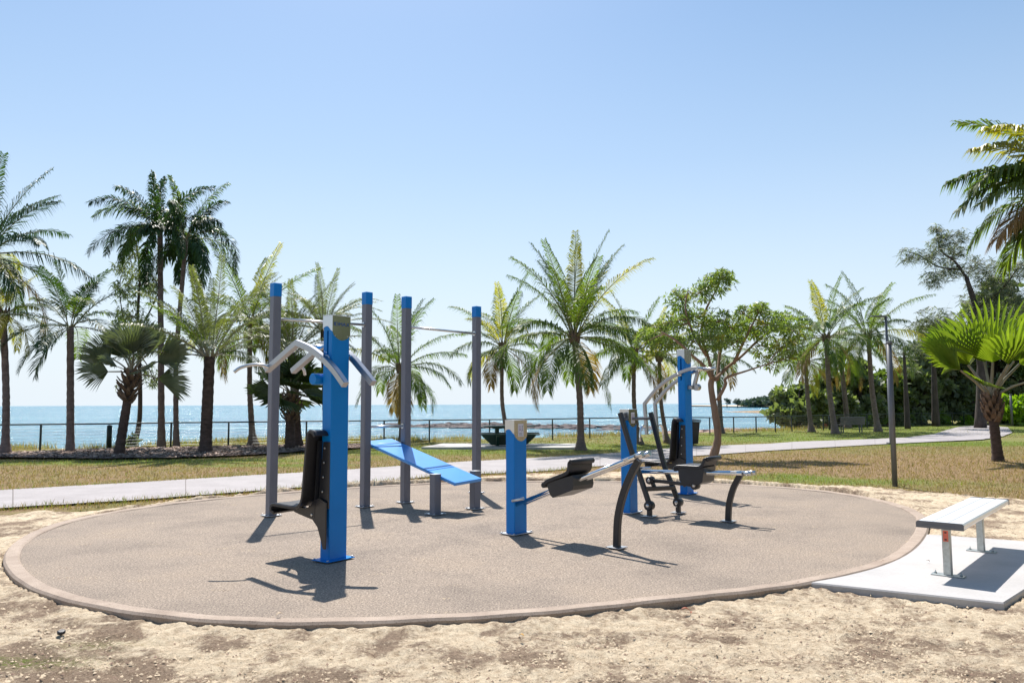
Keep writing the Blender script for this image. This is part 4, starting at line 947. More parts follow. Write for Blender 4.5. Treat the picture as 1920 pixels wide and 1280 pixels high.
def coconut(label, b, c, Rpx, seed, n=22, r=(.13, .10), bend=0, mats=('coco', 'coco_y', 'coco_b'), name='coconut_palm', cat='palm tree', group=COC, dead=3, droop=(.85, 1.5), ll=.80, hang=.8, depth=None, yel=.14, elmin=-35, M_=64, swell=.12, extra=(), tm='trunk', plume=0, wl=.015, elmax=82):
    rng = random.Random(seed); g = G(*b) if depth is None else Vector((Y(b[0], b[1], depth).x, depth, 0)); g.z = 0; top = cy(c[0], c[1], g.y); px = F / g.y; Rm = Rpx / px
    root = thing(name, label, cat, g, 0, group)
    mid = (g + top) / 2 + Vector((bend, 0, 0)); palm_trunk(root, g, [g - Vector((0, 0, .1)), g.lerp(mid, .5) + Vector((bend * .25, 0, 0)), mid, top], r[0], r[1], M[tm], seed, swell)
    mb, st = MB(), MB(); hub = top - g; L0 = Rm * 1.17
    for i in range(n):
        t = (i + .5) / n; az = seed * 1.7 + i * 2.39996 + rng.uniform(-.45, .45); el = R(elmax - (elmax - elmin) * t ** 1.1 + rng.uniform(-8, 8)); L = L0 * rng.uniform(.80, 1.10) * (1.14 if t < .3 and hang > .7 else 1)
        dr = (droop[0] + (droop[1] - droop[0]) * rng.random()) * (.34 + .66 * min(1, t * 2.0)); mm = 1 if rng.random() < yel else 0
        if t > .93 and dead: mm = 2
        frond(mb, st, hub + Vector((math.cos(az), math.sin(az), 0)) * r[1] * .8, az, el, L, dr, ll * Rm / 2.4, M_, wl * Rm / 2.2, hang * rng.uniform(.7, 1.35), mm, rng, plume=plume, wind=rng.uniform(-.5, .5) - .25 * math.sin(az))
    for (az, el, Lf, dr, mm) in extra: frond(mb, st, hub, R(az), R(el), L0 * Lf, dr, ll * Rm / 2.4, M_, wl * Rm / 2.2, hang, mm, rng, plume=plume)
    cr = mb.build('crown', [M[q] for q in mats], root); st.build('leaf_stalks', M['rachis'] if mats[0] != 'dypsis' else M['rachis_g'], cr)
    if name == 'coconut_palm':
        b3 = MB()
        for k in range(10):
            a = k * 2.4; q = hub + Vector((math.cos(a), math.sin(a), 0)) * r[1] * 1.1 + Vector((0, 0, -.10 + .03 * (k % 3))); b3.tube([q - Vector((0, 0, .12)), q, q + Vector((math.cos(a) * .05, math.sin(a) * .05, .28))], [.03, .07, .02], 6, sm=False)
        b3.build('leaf_base', M['boot'], root)
    return root
coconut('tall coconut palm in the middle with the biggest crown', (1089, 843), (1077, 632), 145, 12, n=28, r=(.135, .115), bend=.06, swell=.14, yel=.14, droop=(.55, 1.4), elmin=-30, extra=[(80, 84, 1.28, .25, 1), (150, 76, 1.25, .5, 0), (20, 72, 1.26, .5, 0), (200, 66, 1.15, .7, 0), (-10, 80, 1.25, .35, 0), (120, 70, 1.2, .6, 0)])
coconut('coconut palm behind the low column at the picnic table', (955, 832), (942, 652), 104, 11, n=22, r=(.10, .08), bend=-.15, yel=.2)
coconut('coconut palm rising behind the third grey post', (753, 827), (750, 690), 108, 10, n=22, r=(.12, .09), bend=.0, yel=.2)
coconut('yellowing coconut palm left of the first grey post', (475, 833), (469, 603), 118, 8, n=24, r=(.14, .10), bend=-.08, yel=.3, swell=.16)
coconut('coconut palm right of the central one, trunk leaning left', (1200, 832), (1189, 660), 98, 13, n=20, r=(.11, .085), bend=-.12, yel=.35)
coconut('thin leaning coconut palm behind the curved metal arms', (1252, 830), (1236, 668), 72, 14, n=18, r=(.10, .08), bend=-.1, yel=.4)
coconut('coconut palm hidden behind the broad-leaved tree', (1352, 811), (1345, 668), 72, 16, n=16, r=(.16, .12), bend=.0, yel=.2)
coconut('small coconut palm at the left of the right-hand group', (1522, 808), (1510, 677), 66, 17, n=18, r=(.15, .12), bend=-.05)
coconut('tallest coconut palm of the right-hand group, trunk curving left', (1567, 812), (1549, 633), 98, 18, n=22, r=(.17, .13), bend=-.1, yel=.12)
coconut('coconut palm set back between the two tall right-hand ones', (1590, 801), (1576, 668), 62, 19, n=16, r=(.19, .15), yel=.3)
coconut('coconut palm nearest the lamp post in the right-hand group', (1647, 808), (1628, 628), 94, 20, n=22, r=(.17, .13), bend=-.1, yel=.15)
coconut('coconut palm with yellow-green drooping leaves at the far left edge', (10, 852), (6, 590), 78, 1, n=18, r=(.13, .11), bend=.05, yel=.6, elmin=-45)
coconut('large palm cut off by the left edge with fronds reaching in', (-52, 850), (-32, 478), 165, 21, n=24, r=(.16, .12), yel=.15, mats=('foxtail', 'coco_y', 'coco_b'), group=None, name='feather_palm')
coconut('near coconut palm whose long fronds enter at the top right corner', (2095, 905), (2035, 345), 190, 24, n=26, r=(.16, .13), yel=.3, group=None, depth=15.5, M_=60, ll=1.05, wl=.03, droop=(.8, 1.5), extra=[(180, 42, 1.05, 1.0, 1), (172, 18, 1.1, 1.15, 0), (188, 8, 1.05, .8, 0), (176, 62, 1.0, 1.2, 1), (184, -12, 1.0, .8, 2), (182, 28, 1.1, 1.3, 0)])
coconut('slender feather palm with smooth trunk beside the far left palm', (132, 848), (132, 612), 128, 2, n=13, r=(.14, .12), mats=('foxtail', 'coco', 'coco_b'), name='feather_palm', group=None, dead=0, swell=.06, elmin=-5, yel=.35, droop=(.9, 1.5), hang=.45, extra=[(200, -25, .8, .9, 0), (185, -40, .75, .7, 0), (215, 5, .9, 1.3, 0)])
FX = dict(mats=('foxtail', 'coco', 'coco_b'), name='foxtail_palm', group='tall foxtail palms at the left', dead=0, swell=.05, plume=1, M_=110, hang=.6, ll=.60, wl=.022, yel=.12, tm='trunk')
coconut('tall foxtail palm with dark plumes bending left', (303, 838), (300, 428), 112, 5, n=17, r=(.14, .11), droop=(1.2, 2.3), elmin=-30, extra=[(180, 20, 1.0, 1.9, 0), (200, 50, 1.0, 1.8, 1)], **FX)
coconut('tall foxtail palm with one long plume drooping to the right', (331, 838), (349, 448), 108, 6, n=15, r=(.11, .09), droop=(1.2, 2.3), elmin=-30, bend=-.15, extra=[(0, 32, 1.15, 2.6, 0), (20, 75, 1.1, .7, 1)], **FX)
DY = dict(mats=('dypsis', 'coco', 'coco_b'), name='date_palm', group='grey-green feather palms at the left', dead=0, elmin=12, yel=.1, M_=70, ll=.50, hang=.6, wl=.011)
coconut('stout-trunked feather palm with grey-green upright leaves', (385, 850), (393, 668), 165, 7, n=30, r=(.22, .19), swell=.10, droop=(.5, 1.25), tm='trunk_d', **DY)
coconut('feather palm mostly hidden behind the first grey post', (560, 838), (548, 662), 140, 9, n=24, r=(.16, .15), droop=(.6, 1.35), tm='trunk_d', **DY)
coconut('feather palm hidden behind the nearest blue column', (612, 836), (606, 618), 112, 22, n=22, r=(.14, .12), droop=(.7, 1.6), tm='trunk_d', **DY)

def fan_palm(label, b, c, Lpx, seed, mat, n=20, r=(.15, .13), nseg=26, pet=.55, elr=(85, -15), bt='boot', boots=40, bh=.8, br=.26, tm='trunk_d', leaves=None, group=None, lean=None, split=.5):
    rng = random.Random(seed); g = G(*b); g.z = 0; top = cy(c[0], c[1], g.y); L = Lpx / (F / g.y); root = thing('fan_palm', label, 'palm tree', g, 0, group)
    palm_trunk(root, g, [g - Vector((0, 0, .1)), g.lerp(top, .35), g.lerp(top, .7), top], r[0], r[1], M[tm], seed, .05)
    hub = top - g; mb, st = MB(), MB()
    if leaves is None:
        leaves = []
        for i in range(n):
            t = (i + .5) / n; leaves.append((math.degrees(i * 2.39996) + rng.uniform(-15, 15), elr[0] + (elr[1] - elr[0]) * t + rng.uniform(-8, 8), 1, 1))
    for lv in leaves:
        az, el, lf, pf = lv[:4]; tl = R(lv[4]) if len(lv) > 4 else None; sp = lv[5] if len(lv) > 5 else rng.uniform(75, 105)
        fanleaf(mb, st, hub + Vector((0, 0, .05)), R(az), R(el), L * pet * pf, L * lf * rng.uniform(.92, 1.05), nseg, R(sp), rng, 0, curl=rng.uniform(.02, .14), tilt=tl, split=split)
    cr = mb.build('crown', M[mat], root); st.build('leaf_stalks', M['rachis_g'], cr)
    b3 = MB()
    for k in range(boots):
        a = k * 2.39996; h = hub.z - bh + bh * 1.05 * k / boots; ax = g.lerp(top, h / max(.1, top.z)) - g; rr = r[1] + .02; wv = br * math.sin(math.pi * (.15 + .8 * k / boots))
        o = Vector((math.cos(a), math.sin(a), 0)); p = Vector((ax.x, ax.y, h)) + o * rr; tip = p + o * wv * .75 + Vector((0, 0, .26)); sdv = Vector((-o.y, o.x, 0)); b3.tube([p - o * .04, p.lerp(tip, .5) + o * .02, tip], [.075, .055, .028], sec=[(-1, -.3), (1, -.3), (.8, .35), (-.8, .35)], sm=False)
    b3.build('leaf_base', M[bt], root); return root
fan_palm('blue-grey fan palm with leaning trunk in the mulch bed', (222, 853), (247, 703), 70, 31, 'bism', r=(.17, .13), nseg=26, bh=.85, br=.34, pet=.66, split=.42,
         leaves=[(186, 40, 1.0, 1.1, 62, 52), (176, 8, 1.0, 1.0, -62, 52), (262, 74, 1.2, .8, 0, 66), (100, 78, 1.25, .9, 10, 60), (300, 62, 1.1, 1.0, -15, 58), (-6, 26, 1.05, 1.2, -60, 50), (4, -8, 1.0, 1.05, 62, 50), (350, 52, 1.0, 1.0, -50, 55), (200, 66, 1.0, .9, 30, 55), (60, 60, 1.1, .9, 0, 60), (240, 25, .6, .7, 30, 60), (320, 10, .6, .7, -30, 60), (140, 45, 1.0, 1.0, 20, 55)])
fan_palm('short dark fan palm just behind the first grey post', (543, 842), (546, 742), 60, 32, 'fan_dark', n=17, r=(.20, .18), nseg=26, bh=.9, br=.3)
fan_palm('bright lime-green fan palm on the brown lawn at the right', (1872, 864), (1858, 748), 106, 33, 'fan_lime', r=(.15, .12), nseg=22, bh=.6, br=.20, split=.30, pet=.78,
         leaves=[(190, 42, 1.05, 1.0, 58, 50), (262, 78, 1.2, .85, 0, 70), (80, 74, 1.2, .9, 10, 66), (345, 60, 1.15, 1.0, -35, 60), (5, 48, 1.15, 1.1, 50, 60), (280, 55, 1.05, .95, -15, 60), (-2, 25, 1.0, 1.1, -60, 50), (160, 62, 1.1, .9, -40, 58), (230, 20, .5, .9, 30, 60), (120, 60, 1.1, .9, 0, 60)])

def leafcloud(mb, c, rad, n, size, rng, m=0, kind='broad', hollow=.35, mm=None):
    for i in range(n):
        v = rv(rng); v.normalize(); q = v * (hollow + (1 - hollow) * rng.random() ** .6); p = Vector(c) + Vector((q.x * rad[0], q.y * rad[1], q.z * rad[2]))
        k = m if mm is None else rng.choice(mm)
        if kind == 'rosette':
            ax = (v + Vector((0, 0, .5))).normalized(); a = ax.orthogonal().normalized(); b = ax.cross(a)
            for j in range(7):
                an = j * .9 + rng.random(); d = (ax * rng.uniform(.2, .8) + a * math.cos(an) + b * math.sin(an)).normalized(); s = size * rng.uniform(.7, 1.2); wd = d.cross(ax).normalized() * s * .13
                o = p + d * s * .1; e = o + d * s - Vector((0, 0, s * .15)); md = o + d * s * .5; n0 = len(mb.v); mb.v += [o, md - wd, e, md + wd]; mb.f.append((n0, n0 + 1, n0 + 2, n0 + 3)); mb.m.append(k); mb.sm.append(False)
        elif kind == 'needle':
            for j in range(6):
                d = (rv(rng).normalized() * .8 + Vector((0, 0, -.75))).normalized(); s = size * rng.uniform(.6, 1.3); wd = d.orthogonal().normalized() * s * .055; n0 = len(mb.v)
                mb.v += [p - wd, p + wd, p + d * s + wd * .3, p + d * s - wd * .3]; mb.f.append((n0, n0 + 1, n0 + 2, n0 + 3)); mb.m.append(k); mb.sm.append(False)
        else:
            d = (rv(rng).normalized() + v * .4).normalized(); s = size * rng.uniform(.6, 1.4); wd = d.orthogonal().normalized(); wd = (wd * math.cos(i) + d.cross(wd) * math.sin(i)) * s * .32; n0 = len(mb.v)
            mb.v += [p, p + d * s * .5 + wd, p + d * s, p + d * s * .5 - wd]; mb.f.append((n0, n0 + 1, n0 + 2, n0 + 3)); mb.m.append(k); mb.sm.append(False)
def px_tree(name, label, cat, b, limbs, blobs_, mats, bark, seed, size=.2, kind='rosette', group=None, dj=.5, mm=None, depth=None, hollow=.1):
    # limbs: polylines [(px,py,depth offset,radius m)...]; blobs: (px,py,rx px,ry px,count)
    rng = random.Random(seed); g = G(*b) if depth is None else Vector((Y(b[0], b[1], depth).x, depth, 0)); g.z = 0; k = F / g.y; root = thing(name, label, cat, g, 0, group)
    tr = MB(); nodes = []
    for li, l in enumerate(limbs):
        P = [Y(q[0], q[1], g.y + q[2]) - g for q in l]; A = arc(P, 5); n = len(A); rr = [np.interp(i / (n - 1) * (len(l) - 1), range(len(l)), [q[3] for q in l]) * (1 + rng.uniform(-.06, .06)) for i in range(n)]
        if li == 0: A[0].z = -.1
        tr.tube(A, rr, 9); nodes += [(A[i], rr[i]) for i in range(n) if li > 0]
    cr = MB(); tw = MB()
    for bx, by, rx, ry, cnt in blobs_:
        if kind == 'needle': ry = max(ry, rx * .85)
        if kind == 'rosette': rx, ry = rx * 1.12, ry * 1.12
        cnt = int(cnt * (1.7 if kind == 'rosette' else 1.2))
        dd = rng.uniform(-1, 1) * dj; c = Y(bx, by, g.y + dd) - g
        if nodes:
            near = min(nodes, key=lambda q: (q[0] - c).length); p0 = near[0]; mid = p0.lerp(c, .5) + rv(rng) * .06
            tw.tube([p0, mid, c], [min(near[1], .03), .018, .008], 5, cap=False)
            for j in range(5):
                e = c + Vector((rng.uniform(-1, 1) * rx / k, rng.uniform(-1, 1) * rx / k, rng.uniform(-1, 1) * ry / k)) * .75; tw.tube([mid.lerp(c, .6), e.lerp(c, .4) + rv(rng) * .03, e], [.013, .009, .004], 4, cap=False)
        leafcloud(cr, c, (rx / k, rx / k, ry / k), cnt, size, rng, 0, kind, hollow, mm)
    if tw.v:
        n0 = len(tr.v); tr.v += tw.v; tr.f += [tuple(i + n0 for i in f_) for f_ in tw.f]; tr.m += tw.m; tr.sm += tw.sm
    t = tr.build('trunk', M[bark], root)
    cr.build('crown', [M[q] for q in mats], root); return root
px_tree('broadleaf_tree', 'sparse broad-leaved tree with forking tan trunk behind the curved arms', 'tree', (1338, 857),
    [[(1336, 860, 0, .135), (1346, 820, 0, .10), (1340, 770, 0, .095), (1333, 725, 0, .085), (1336, 705, 0, .075)],
     [(1336, 712, 0, .06), (1322, 688, -.3, .048), (1300, 668, -.5, .038), (1270, 640, -.7, .035), (1240, 622, -.8, .02)],
     [(1336, 708, 0, .06), (1328, 670, .2, .045), (1316, 630, .3, .035), (1322, 585, .4, .035), (1345, 540, .4, .02)],
     [(1325, 668, .2, .05), (1300, 625, 0, .035), (1285, 580, -.2, .025), (1290, 545, -.2, .015)],
     [(1340, 712, 0, .055), (1362, 690, .3, .048), (1390, 668, .4, .038), (1425, 635, .5, .035), (1470, 600, .5, .02)],
     [(1375, 682, .3, .05), (1395, 640, 0, .035), (1420, 590, -.2, .02), (1430, 575, -.2, .012)],
     [(1345, 750, 0, .05), (1360, 722, -.2, .045), (1362, 708, -.3, .04), (1400, 695, -.5, .025), (1440, 682, -.6, .015)],
     [(1345, 712, .1, .05), (1350, 660, .5, .04), (1360, 610, .6, .025), (1365, 580, .6, .015)]],
    [(1345, 530, 30, 20, 40), (1318, 545, 25, 18, 34), (1355, 518, 16, 12, 20), (1275, 560, 24, 22, 34), (1290, 590, 26, 22, 30), (1260, 605, 26, 18, 30), (1232, 622, 30, 16, 36), (1250, 645, 26, 14, 26), (1212, 642, 22, 14, 22),
     (1320, 610, 28, 24, 30), (1350, 600, 30, 22, 36), (1375, 615, 28, 24, 34), (1335, 635, 34, 20, 34), (1370, 640, 26, 20, 26), (1420, 585, 20, 18, 26), (1405, 612, 26, 22, 32), (1440, 610, 28, 22, 34), (1465, 600, 26, 22, 34), (1490, 620, 26, 24, 34), (1470, 645, 30, 20, 30), (1430, 650, 24, 18, 22), (1445, 680, 24, 14, 16), (1300, 640, 26, 18, 24), (1392, 585, 12, 10, 10), (1485, 668, 16, 14, 12), (1425, 580, 10, 12, 12), (1270, 640, 20, 12, 18)],
    ('plum', 'coco_y'), 'bark', 15, size=.165, mm=[0] * 12 + [1])
px_tree('casuarina_tree', 'thin wispy casuarina tree behind the blue-grey fan palm', 'tree', (253, 834),
    [[(253, 836, 0, .10), (262, 780, 0, .085), (262, 700, 0, .075), (258, 600, 0, .06), (262, 520, 0, .04), (255, 450, 0, .02)], [(262, 620, 0, .04), (285, 575, .3, .03), (300, 540, .3, .015)], [(260, 660, 0, .04), (235, 610, -.3, .03), (225, 560, -.3, .015)]],
    [(250, 470, 24, 30, 50), (262, 520, 34, 30, 70), (235, 545, 28, 26, 60), (285, 545, 26, 26, 50), (250, 590, 36, 26, 60), (275, 615, 26, 22, 40), (232, 500, 22, 22, 40), (228, 590, 20, 18, 30), (275, 700, 26, 16, 26), (240, 720, 22, 12, 18), (290, 715, 16, 12, 14), (255, 650, 28, 18, 30)],
    ('casu',), 'bark_d', 41, size=.24, kind='needle')
px_tree('casuarina_tree', 'tall wispy casuarina with thin open branches at the upper right', 'tree', (1838, 800),
    [[(1838, 802, 0, .35), (1842, 720, 0, .30), (1838, 640, 0, .25), (1830, 580, 0, .18), (1812, 520, 0, .12)], [(1815, 525, 0, .09), (1790, 490, 0, .07), (1765, 470, 0, .05), (1755, 430, 0, .02)], [(1800, 505, 0, .06), (1760, 500, 0, .05), (1725, 480, 0, .03), (1695, 470, 0, .012)], [(1830, 580, 0, .09), (1880, 540, 0, .07), (1910, 500, 0, .03)], [(1835, 640, 0, .09), (1780, 620, 0, .06), (1740, 600, 0, .03)]],
    [(1765, 450, 26, 24, 102), (1790, 470, 24, 20, 85), (1745, 480, 26, 16, 85), (1705, 478, 22, 12, 61), (1780, 505, 30, 20, 102), (1750, 520, 24, 18, 74), (1800, 440, 18, 16, 51), (1755, 430, 12, 12, 30), (1830, 500, 36, 30, 136), (1870, 520, 40, 34, 187), (1910, 500, 40, 36, 187), (1900, 560, 44, 34, 204), (1840, 560, 44, 28, 187), (1750, 600, 34, 18, 119), (1785, 610, 34, 24, 136), (1725, 612, 24, 14, 68), (1820, 620, 44, 26, 187), (1880, 610, 44, 26, 187), (1760, 640, 36, 20, 119)],
    ('casu',), 'bark_d', 42, size=.38, kind='needle', depth=46)
def trunk_tree(label, b, top, rad, seed, bl, name='pine_tree'):
    px_tree(name, label, 'tree', b, [[(b[0], b[1] + 1, 0, rad * 1.3), ((b[0] * 2 + top[0]) / 3, b[1] * .67 + top[1] * .33, 0, rad), (top[0], top[1], 0, rad * .5)]], bl, ('casu', 'wood2'), 'bark_d', seed, size=.36, kind='needle', mm=[0, 0, 0, 1])
trunk_tree('thin straight trunk in front of the woods, left of two', (1702, 803), (1695, 660), .14, 43, [(1695, 665, 20, 14, 40), (1712, 690, 18, 12, 24), (1680, 650, 18, 12, 24)])
trunk_tree('thicker straight trunk in front of the woods, right of two', (1755, 798), (1748, 620), .20, 44, [(1748, 640, 34, 20, 90), (1775, 660, 26, 16, 50), (1725, 655, 26, 16, 50)])
# the wood behind: every tree and bush on its own
def bush(label, b, wpx, hpx, n, mat, seed, size, depth=None, name='woodland_tree', cat='tree', low=.10, group='trees of the wood at the right'):
    rng = random.Random(seed); g = G(*b) if depth is None else Vector((Y(b[0], b[1], depth).x, depth, 0)); g.z = -.1 if depth is None else -.8; k = F / g.y; w2, h = wpx / k / 2, hpx / k * (1.18 if name != 'shrub' else 1); root = thing(name, label, cat, g, 0, group)
    tr = MB(); cr = MB(); tr.tube([(0, 0, -.2), (rng.uniform(-.2, .2), 0, h * .35), (rng.uniform(-.4, .4), 0, h * .7)], [.04 * h, .028 * h, .012 * h], 8)
    nb = 22
    for i in range(nb):
        a = i * 2.4; u = math.sqrt((i + .5) / nb); z = h * (low + .85 * rng.random() * (1 - .35 * u * u)); q = Vector((math.cos(a) * u * w2 * .85, math.sin(a) * u * w2 * .7, z)); rr = w2 * rng.uniform(.22, .38)
        tr.tube([(0, 0, h * .25), Vector((q.x * .5, q.y * .5, q.z * .75)), q], [.012 * h, .008 * h, .003 * h], 5, cap=False)
        leafcloud(cr, q, (rr, rr, rr * .65), n // nb, size, rng, 0, 'broad', .35)
    tr.build('trunk', M['bark_d'], root); cr.build('crown', M[mat], root); return root
W = [('dark spreading bush leaning out over the rocks at the bay', (1500, 801), 110, 88, 3400, 'wood1', .42, None), ('rounded dark tree between the first two right-hand palms', (1555, 798), 100, 92, 3000, 'wood1', .42, None), ('dark tree crown behind the distant park bench', (1615, 797), 100, 102, 3200, 'wood1', .42, None),
     ('mid-green tree left of the lamp post in the wood', (1660, 796), 92, 92, 2800, 'wood2', .42, None), ('dark tree right of the lamp post with low crown', (1712, 795), 96, 128, 3600, 'wood1', .42, None), ('dark dense tree between the two straight trunks', (1730, 794), 110, 145, 3200, 'wood1', .45, None), ('tall dark tree behind the thicker straight trunk', (1775, 793), 120, 175, 4200, 'wood1', .45, None),
     ('dark tree behind the lime fan palm, left side', (1830, 793), 130, 200, 4600, 'wood1', .45, None), ('dark tree behind the lime fan palm, right side', (1885, 792), 130, 215, 4600, 'wood1', .45, None), ('dark tree at the right edge of the wood', (1945, 793), 120, 215, 4000, 'wood1', .45, None), ('mid-green tree far back above the park bench', (1640, 793), 130, 84, 2600, 'wood2', .45, 62), ('mid-green tree far back at the bend of the path', (1860, 792), 150, 120, 3000, 'wood2', .5, 66), ('tall grey-green tree rising behind the fan palm crown, left one', (1868, 792), 120, 250, 4200, 'wood2', .45, 58), ('tallest grey-green tree at the right edge above the fan palm', (1925, 792), 130, 285, 4800, 'wood2', .45, 56)]
for i, (lb, b, wp, hp, n, mt, sz, dp) in enumerate(W): bush(lb, b, wp, hp, n, mt, 60 + i, sz, dp)
S_ = [('lime-green shrub beside the distant park bench', (1606, 798), 44, 34, 900, .26), ('lime-green shrub left of the lamp post', (1650, 797), 44, 38, 900, .26), ('small lime-green shrub between lamp post and thin trunk', (1690, 796), 30, 32, 700, .26), ('lime-green shrub right of the thicker trunk', (1768, 795), 26, 22, 500, .26), ('tall bright lime shrub at the right edge past the fan palm', (1903, 797), 66, 66, 2200, .30), ('small lime shrub left of the fan palm trunk', (1812, 795), 26, 18, 400, .24)]
for i, (lb, b, wp, hp, n, sz) in enumerate(S_): bush(lb, b, wp, hp, n, 'wood3', 90 + i, sz, None, 'shrub', 'shrub', .05, 'lime-green shrubs at the edge of the wood')
bush('low grey-green shrub behind the fence at the left', (247, 836), 22, 26, 260, 'casu', 99, .16, None, 'shrub', 'shrub', .05, None)

# ------------------------------------------------------------------ rocks, red bank, headland
def rockmass(name, label, cat, pts, mat, seed, kind=None, z0=None):
    # pts: (x, y, z, sx, sy, sz) lumps joined in one outcrop
    mb = MB(); rng = random.Random(seed)
    for x, y, z, sx, sy, sz in pts:
        n = len(mb.v); nu, nv = 9, 5; rot = rng.random() * 3
        for j in range(nv + 1):
            ph = -math.pi / 2 + math.pi * j / nv
            for i in range(nu):
                th = 2 * math.pi * i / nu; d = Vector((math.cos(ph) * math.cos(th), math.cos(ph) * math.sin(th), math.sin(ph))); k = 1 + .38 * noise.noise(d * 1.8 + Vector((x, y, seed))) + .12 * rng.uniform(-1, 1)
                c, s = math.cos(rot), math.sin(rot); mb.v.append(Vector((x + (d.x * c - d.y * s) * sx * k, y + (d.x * s + d.y * c) * sy * k, z + d.z * sz * k)))
        for j in range(nv):
            for i in range(nu): mb.f.append((n + j * nu + i, n + j * nu + (i + 1) % nu, n + (j + 1) * nu + (i + 1) % nu, n + (j + 1) * nu + i)); mb.m.append(0); mb.sm.append(False)
    o = mb.build(name, mat); return tag(o, label, cat, kind=kind)
rng = random.Random(5); L_ = []
for i in range(230):
    px = rng.uniform(715, 1230) if i > 60 else rng.uniform(800, 1080); t = math.exp(-((px - 930) / 170) ** 2); y = 205 + rng.uniform(-16, 16) - (px - 720) * .06; p = Y(px, 790, y)
    L_.append((p.x, y, SEA_Z + .05 * t, rng.uniform(.8, 2.6), rng.uniform(.6, 1.6), rng.uniform(.12, .32) + .62 * t * rng.random() ** 1.5))
rockmass('reef', 'low dark rocky reef breaking the water beyond the fence', 'reef', L_, M['rock'], 3, 'stuff')
L_ = []
for i in range(320):
    a = rng.uniform(.195, .40); y = rng.uniform(46, 150 if a > .24 else 95); x = a * y; z = -.55 - (y - 40) * .030 + rng.uniform(-.3, .15)
    z = max(z, SEA_Z); s = .4 + y / 90; L_.append((x, y, z, s * rng.uniform(.6, 1.8), s * rng.uniform(.4, .9), s * rng.uniform(.12, .3)))
rockmass('shore_rocks', 'pink and tan rock slabs sloping to the water behind the fence', 'rocks', L_, M['rockp'], 4, 'stuff')
L_ = []
for i in range(26):
    px = rng.uniform(1690, 1765) if i < 15 else rng.uniform(1570, 1660); p = G(px, 797 if i < 15 else 799); L_.append((p.x, p.y + 3 + rng.uniform(0, 2), .0, rng.uniform(.5, 1.4), .7, rng.uniform(.5, .95)))
rockmass('red_earth_bank', 'eroded bank of red earth below the wood behind the two straight trunks', 'bank', L_, M['redearth'], 6)
def headland():
    xs = np.linspace(330, 2600, 90); ys = np.linspace(860, 2100, 24); X, Yv = np.meshgrid(xs, ys); a = X / Yv
    k = np.clip((a - .205) / .02, 0, 1) * np.clip((Yv - 880) / 60, 0, 1)
    Z = SEA_Z - 2 + k * (3.2 + vnoise(X, Yv, .02, 4, 3) * .8); o = grid_mesh('headland', X, Yv, Z, M['beach']); tag(o, kind='structure')
    rng = random.Random(8); mb = MB()
    for i in range(330):
        px = 1395 + 260 * rng.random() ** .8; y = rng.uniform(1010, 1500); hgt = (6 + 11 * min(1, (px - 1385) / 110)) * rng.uniform(.7, 1.1) * y / 1150; p = Y(px, 757, y)
        for j in range(3): leafcloud(mb, (p.x + rng.uniform(-8, 8), y, SEA_Z + 1 + hgt * (.35 + .22 * j)), (rng.uniform(6, 11), 7, hgt * .28), 55, 5.0, rng, 0, 'broad', .3)
    tag(mb.build('headland_woods', M['farwood']), 'distant tree-covered headland across the bay', 'woods', kind='stuff')
    for i, (px, h, w_, lb) in enumerate(((1363, 10, 7, 'tiny lone tree at the tip of the distant sandbar'), (1383, 9.5, 9, 'tiny tree between the lone tree and the distant headland'))):
        p = Y(px, 757, 1050); p.z = SEA_Z + 1; r = thing('distant_tree', lb, 'tree', p, 0); t = MB(); t.tube([(0, 0, -2), (0, 0, h * .7)], [.7, .4], 6); t.build('trunk', M['bark_d'], r); c = MB()
        for j in range(5): leafcloud(c, (rng.uniform(-1, 1) * w_ * .4, 0, h * (.55 + .1 * j)), (w_ * .45, 3, h * .16), 60, 1.8, rng, 0, 'broad', .3)
        c.build('crown', M['farwood'], r)
headland()

# unseen trees added right and behind to darken what the polished caps mirror
for i, (x, y, w_, h_) in enumerate(((13, -1, 9, 9.5), (16, 8.5, 10, 9), (21, 18.5, 10, 9), (12, -10, 9, 8.5), (3, -16, 10, 8), (-8, -15, 10, 8))):
    rg = random.Random(200 + i); t = thing('woodland_tree', ['dense tree beside the park, first outside the right edge', 'dense tree beside the park, second outside the right edge', 'dense tree beside the park, third outside the right edge', 'dense tree behind the viewer at the right', 'dense tree straight behind the viewer', 'dense tree behind the viewer at the left'][i], 'tree', (x, y, 0), 0, 'trees outside the picture'); a, b = MB(), MB()
    a.tube([(0, 0, -.1), (.2, 0, 2), (0, .2, h_ * .7)], [.28, .2, .08], 8)
    for j in range(18):
        an = j * 2.4; u = math.sqrt((j + .5) / 18); leafcloud(b, (math.cos(an) * u * w_ * .42, math.sin(an) * u * w_ * .42, h_ * (.12 + .8 * rg.random() * (1 - .3 * u))), (w_ * .2, w_ * .2, h_ * .13), 130, .55, rg)
    a.build('trunk', M['bark_d'], t); b.build('crown', M['wood1'], t)

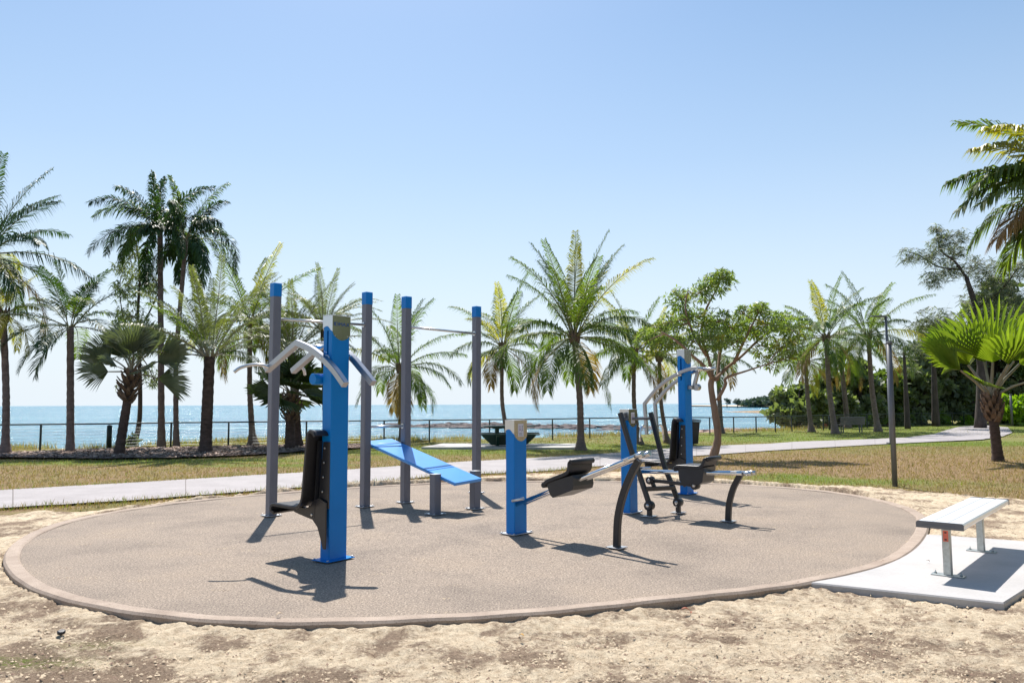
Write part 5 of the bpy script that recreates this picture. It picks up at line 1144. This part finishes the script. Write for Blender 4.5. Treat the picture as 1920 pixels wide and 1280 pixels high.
g = G(115, 1187, -.045); m2 = MB(); m2.lathe([(.020, 0), (.026, .004), (.026, .018), (.018, .022)], (0, 0, 0), 14); o = m2.build('plastic_cap', M['black']); o.location = g; o.rotation_euler = (.25, .1, 0); tag(o, 'small black plastic cap lying in the sand at the lower left', 'cap')
for i, (px, py, l, lb) in enumerate(((1285, 1143, .07, 'reddish dry leaf lying in the sand against the kerb, larger'), (1296, 1149, .05, 'reddish dry leaf just in front of the larger one by the kerb'), (978, 1192, .045, 'small orange leaf on the sand in front of the kerb'), (524, 1152, .06, 'pale dry leaf resting on the kerb top at the left'), (1740, 1052, .04, 'tiny dark leaf on the concrete pad near the bench leg'))):
    g = G(px, py, -.03 if i < 3 else .012); m2 = MB(); n_ = 7
    for k in range(n_):
        t0, t1 = k / n_, (k + 1) / n_; w0, w1 = math.sin(math.pi * t0) * l * .22, math.sin(math.pi * t1) * l * .22; z0, z1 = .012 * math.sin(3 * t0), .012 * math.sin(3 * t1)
        m2.face([((t0 - .5) * l, -w0, z0 + w0 * .5), ((t1 - .5) * l, -w1, z1 + w1 * .5), ((t1 - .5) * l, 0, z1), ((t0 - .5) * l, 0, z0)]); m2.face([((t0 - .5) * l, 0, z0), ((t1 - .5) * l, 0, z1), ((t1 - .5) * l, w1, z1 + w1 * .5), ((t0 - .5) * l, w0, z0 + w0 * .5)])
    o = m2.build('fallen_leaf', simple('dry_leaf_%d' % i, [(.40, .12, .06), (.34, .11, .05), (.60, .32, .05), (.55, .42, .28), (.14, .10, .08)][i], .7)); o.location = g; o.rotation_euler = (0, .15, i * 1.3); tag(o, lb, 'leaf')

mb = MB(); PU, PL_ = [Vector((p.x, p.y, 0)) for p in up], [Vector((p.x, p.y, 0)) for p in lo]; acc = 0; last = -9
for i in range(len(PU) - 1):
    L1 = (PL_[i + 1] - PL_[i]).length; k = 0
    for q in range(200):
        t = q / 200; d_ = acc + L1 * t
        if d_ - last > 2.4:
            last = d_; a = PU[i].lerp(PU[i + 1], t); b = PL_[i].lerp(PL_[i + 1], t); e = (PL_[i + 1] - PL_[i]).normalized() * .007; z = Vector((0, 0, .016)); mb.face([a - e + z, a + e + z, b + e + z, b - e + z])
    acc += L1
tag(mb.build('path_joints', simple('joint_dark', (.16, .14, .13), .9)), kind='structure')

scatter('straw_litter', 'fine dry straw and bark litter strewn over the sandy ground', 'litter', 26000, 2.6, 15, lambda x, y, rg: (y < sandline(x)) & (kr(x, y) > .03) & ~inside(PADPOLY, x, y) & (vnoise(x, y, 2, 61, 3) > .45) & (rg.rand(len(x)) < 8 / (y + 4)), .0016, .012, [simple('straw', (.55, .43, .27), .8, var=.3), simple('bark_bit', (.16, .10, .075), .9, var=.3)], lambda x, y, rg: (rg.rand(len(x)) < .5).astype(int), 77, lean=4.5)
bpy.data.objects['straw_litter'].location.z = -.052
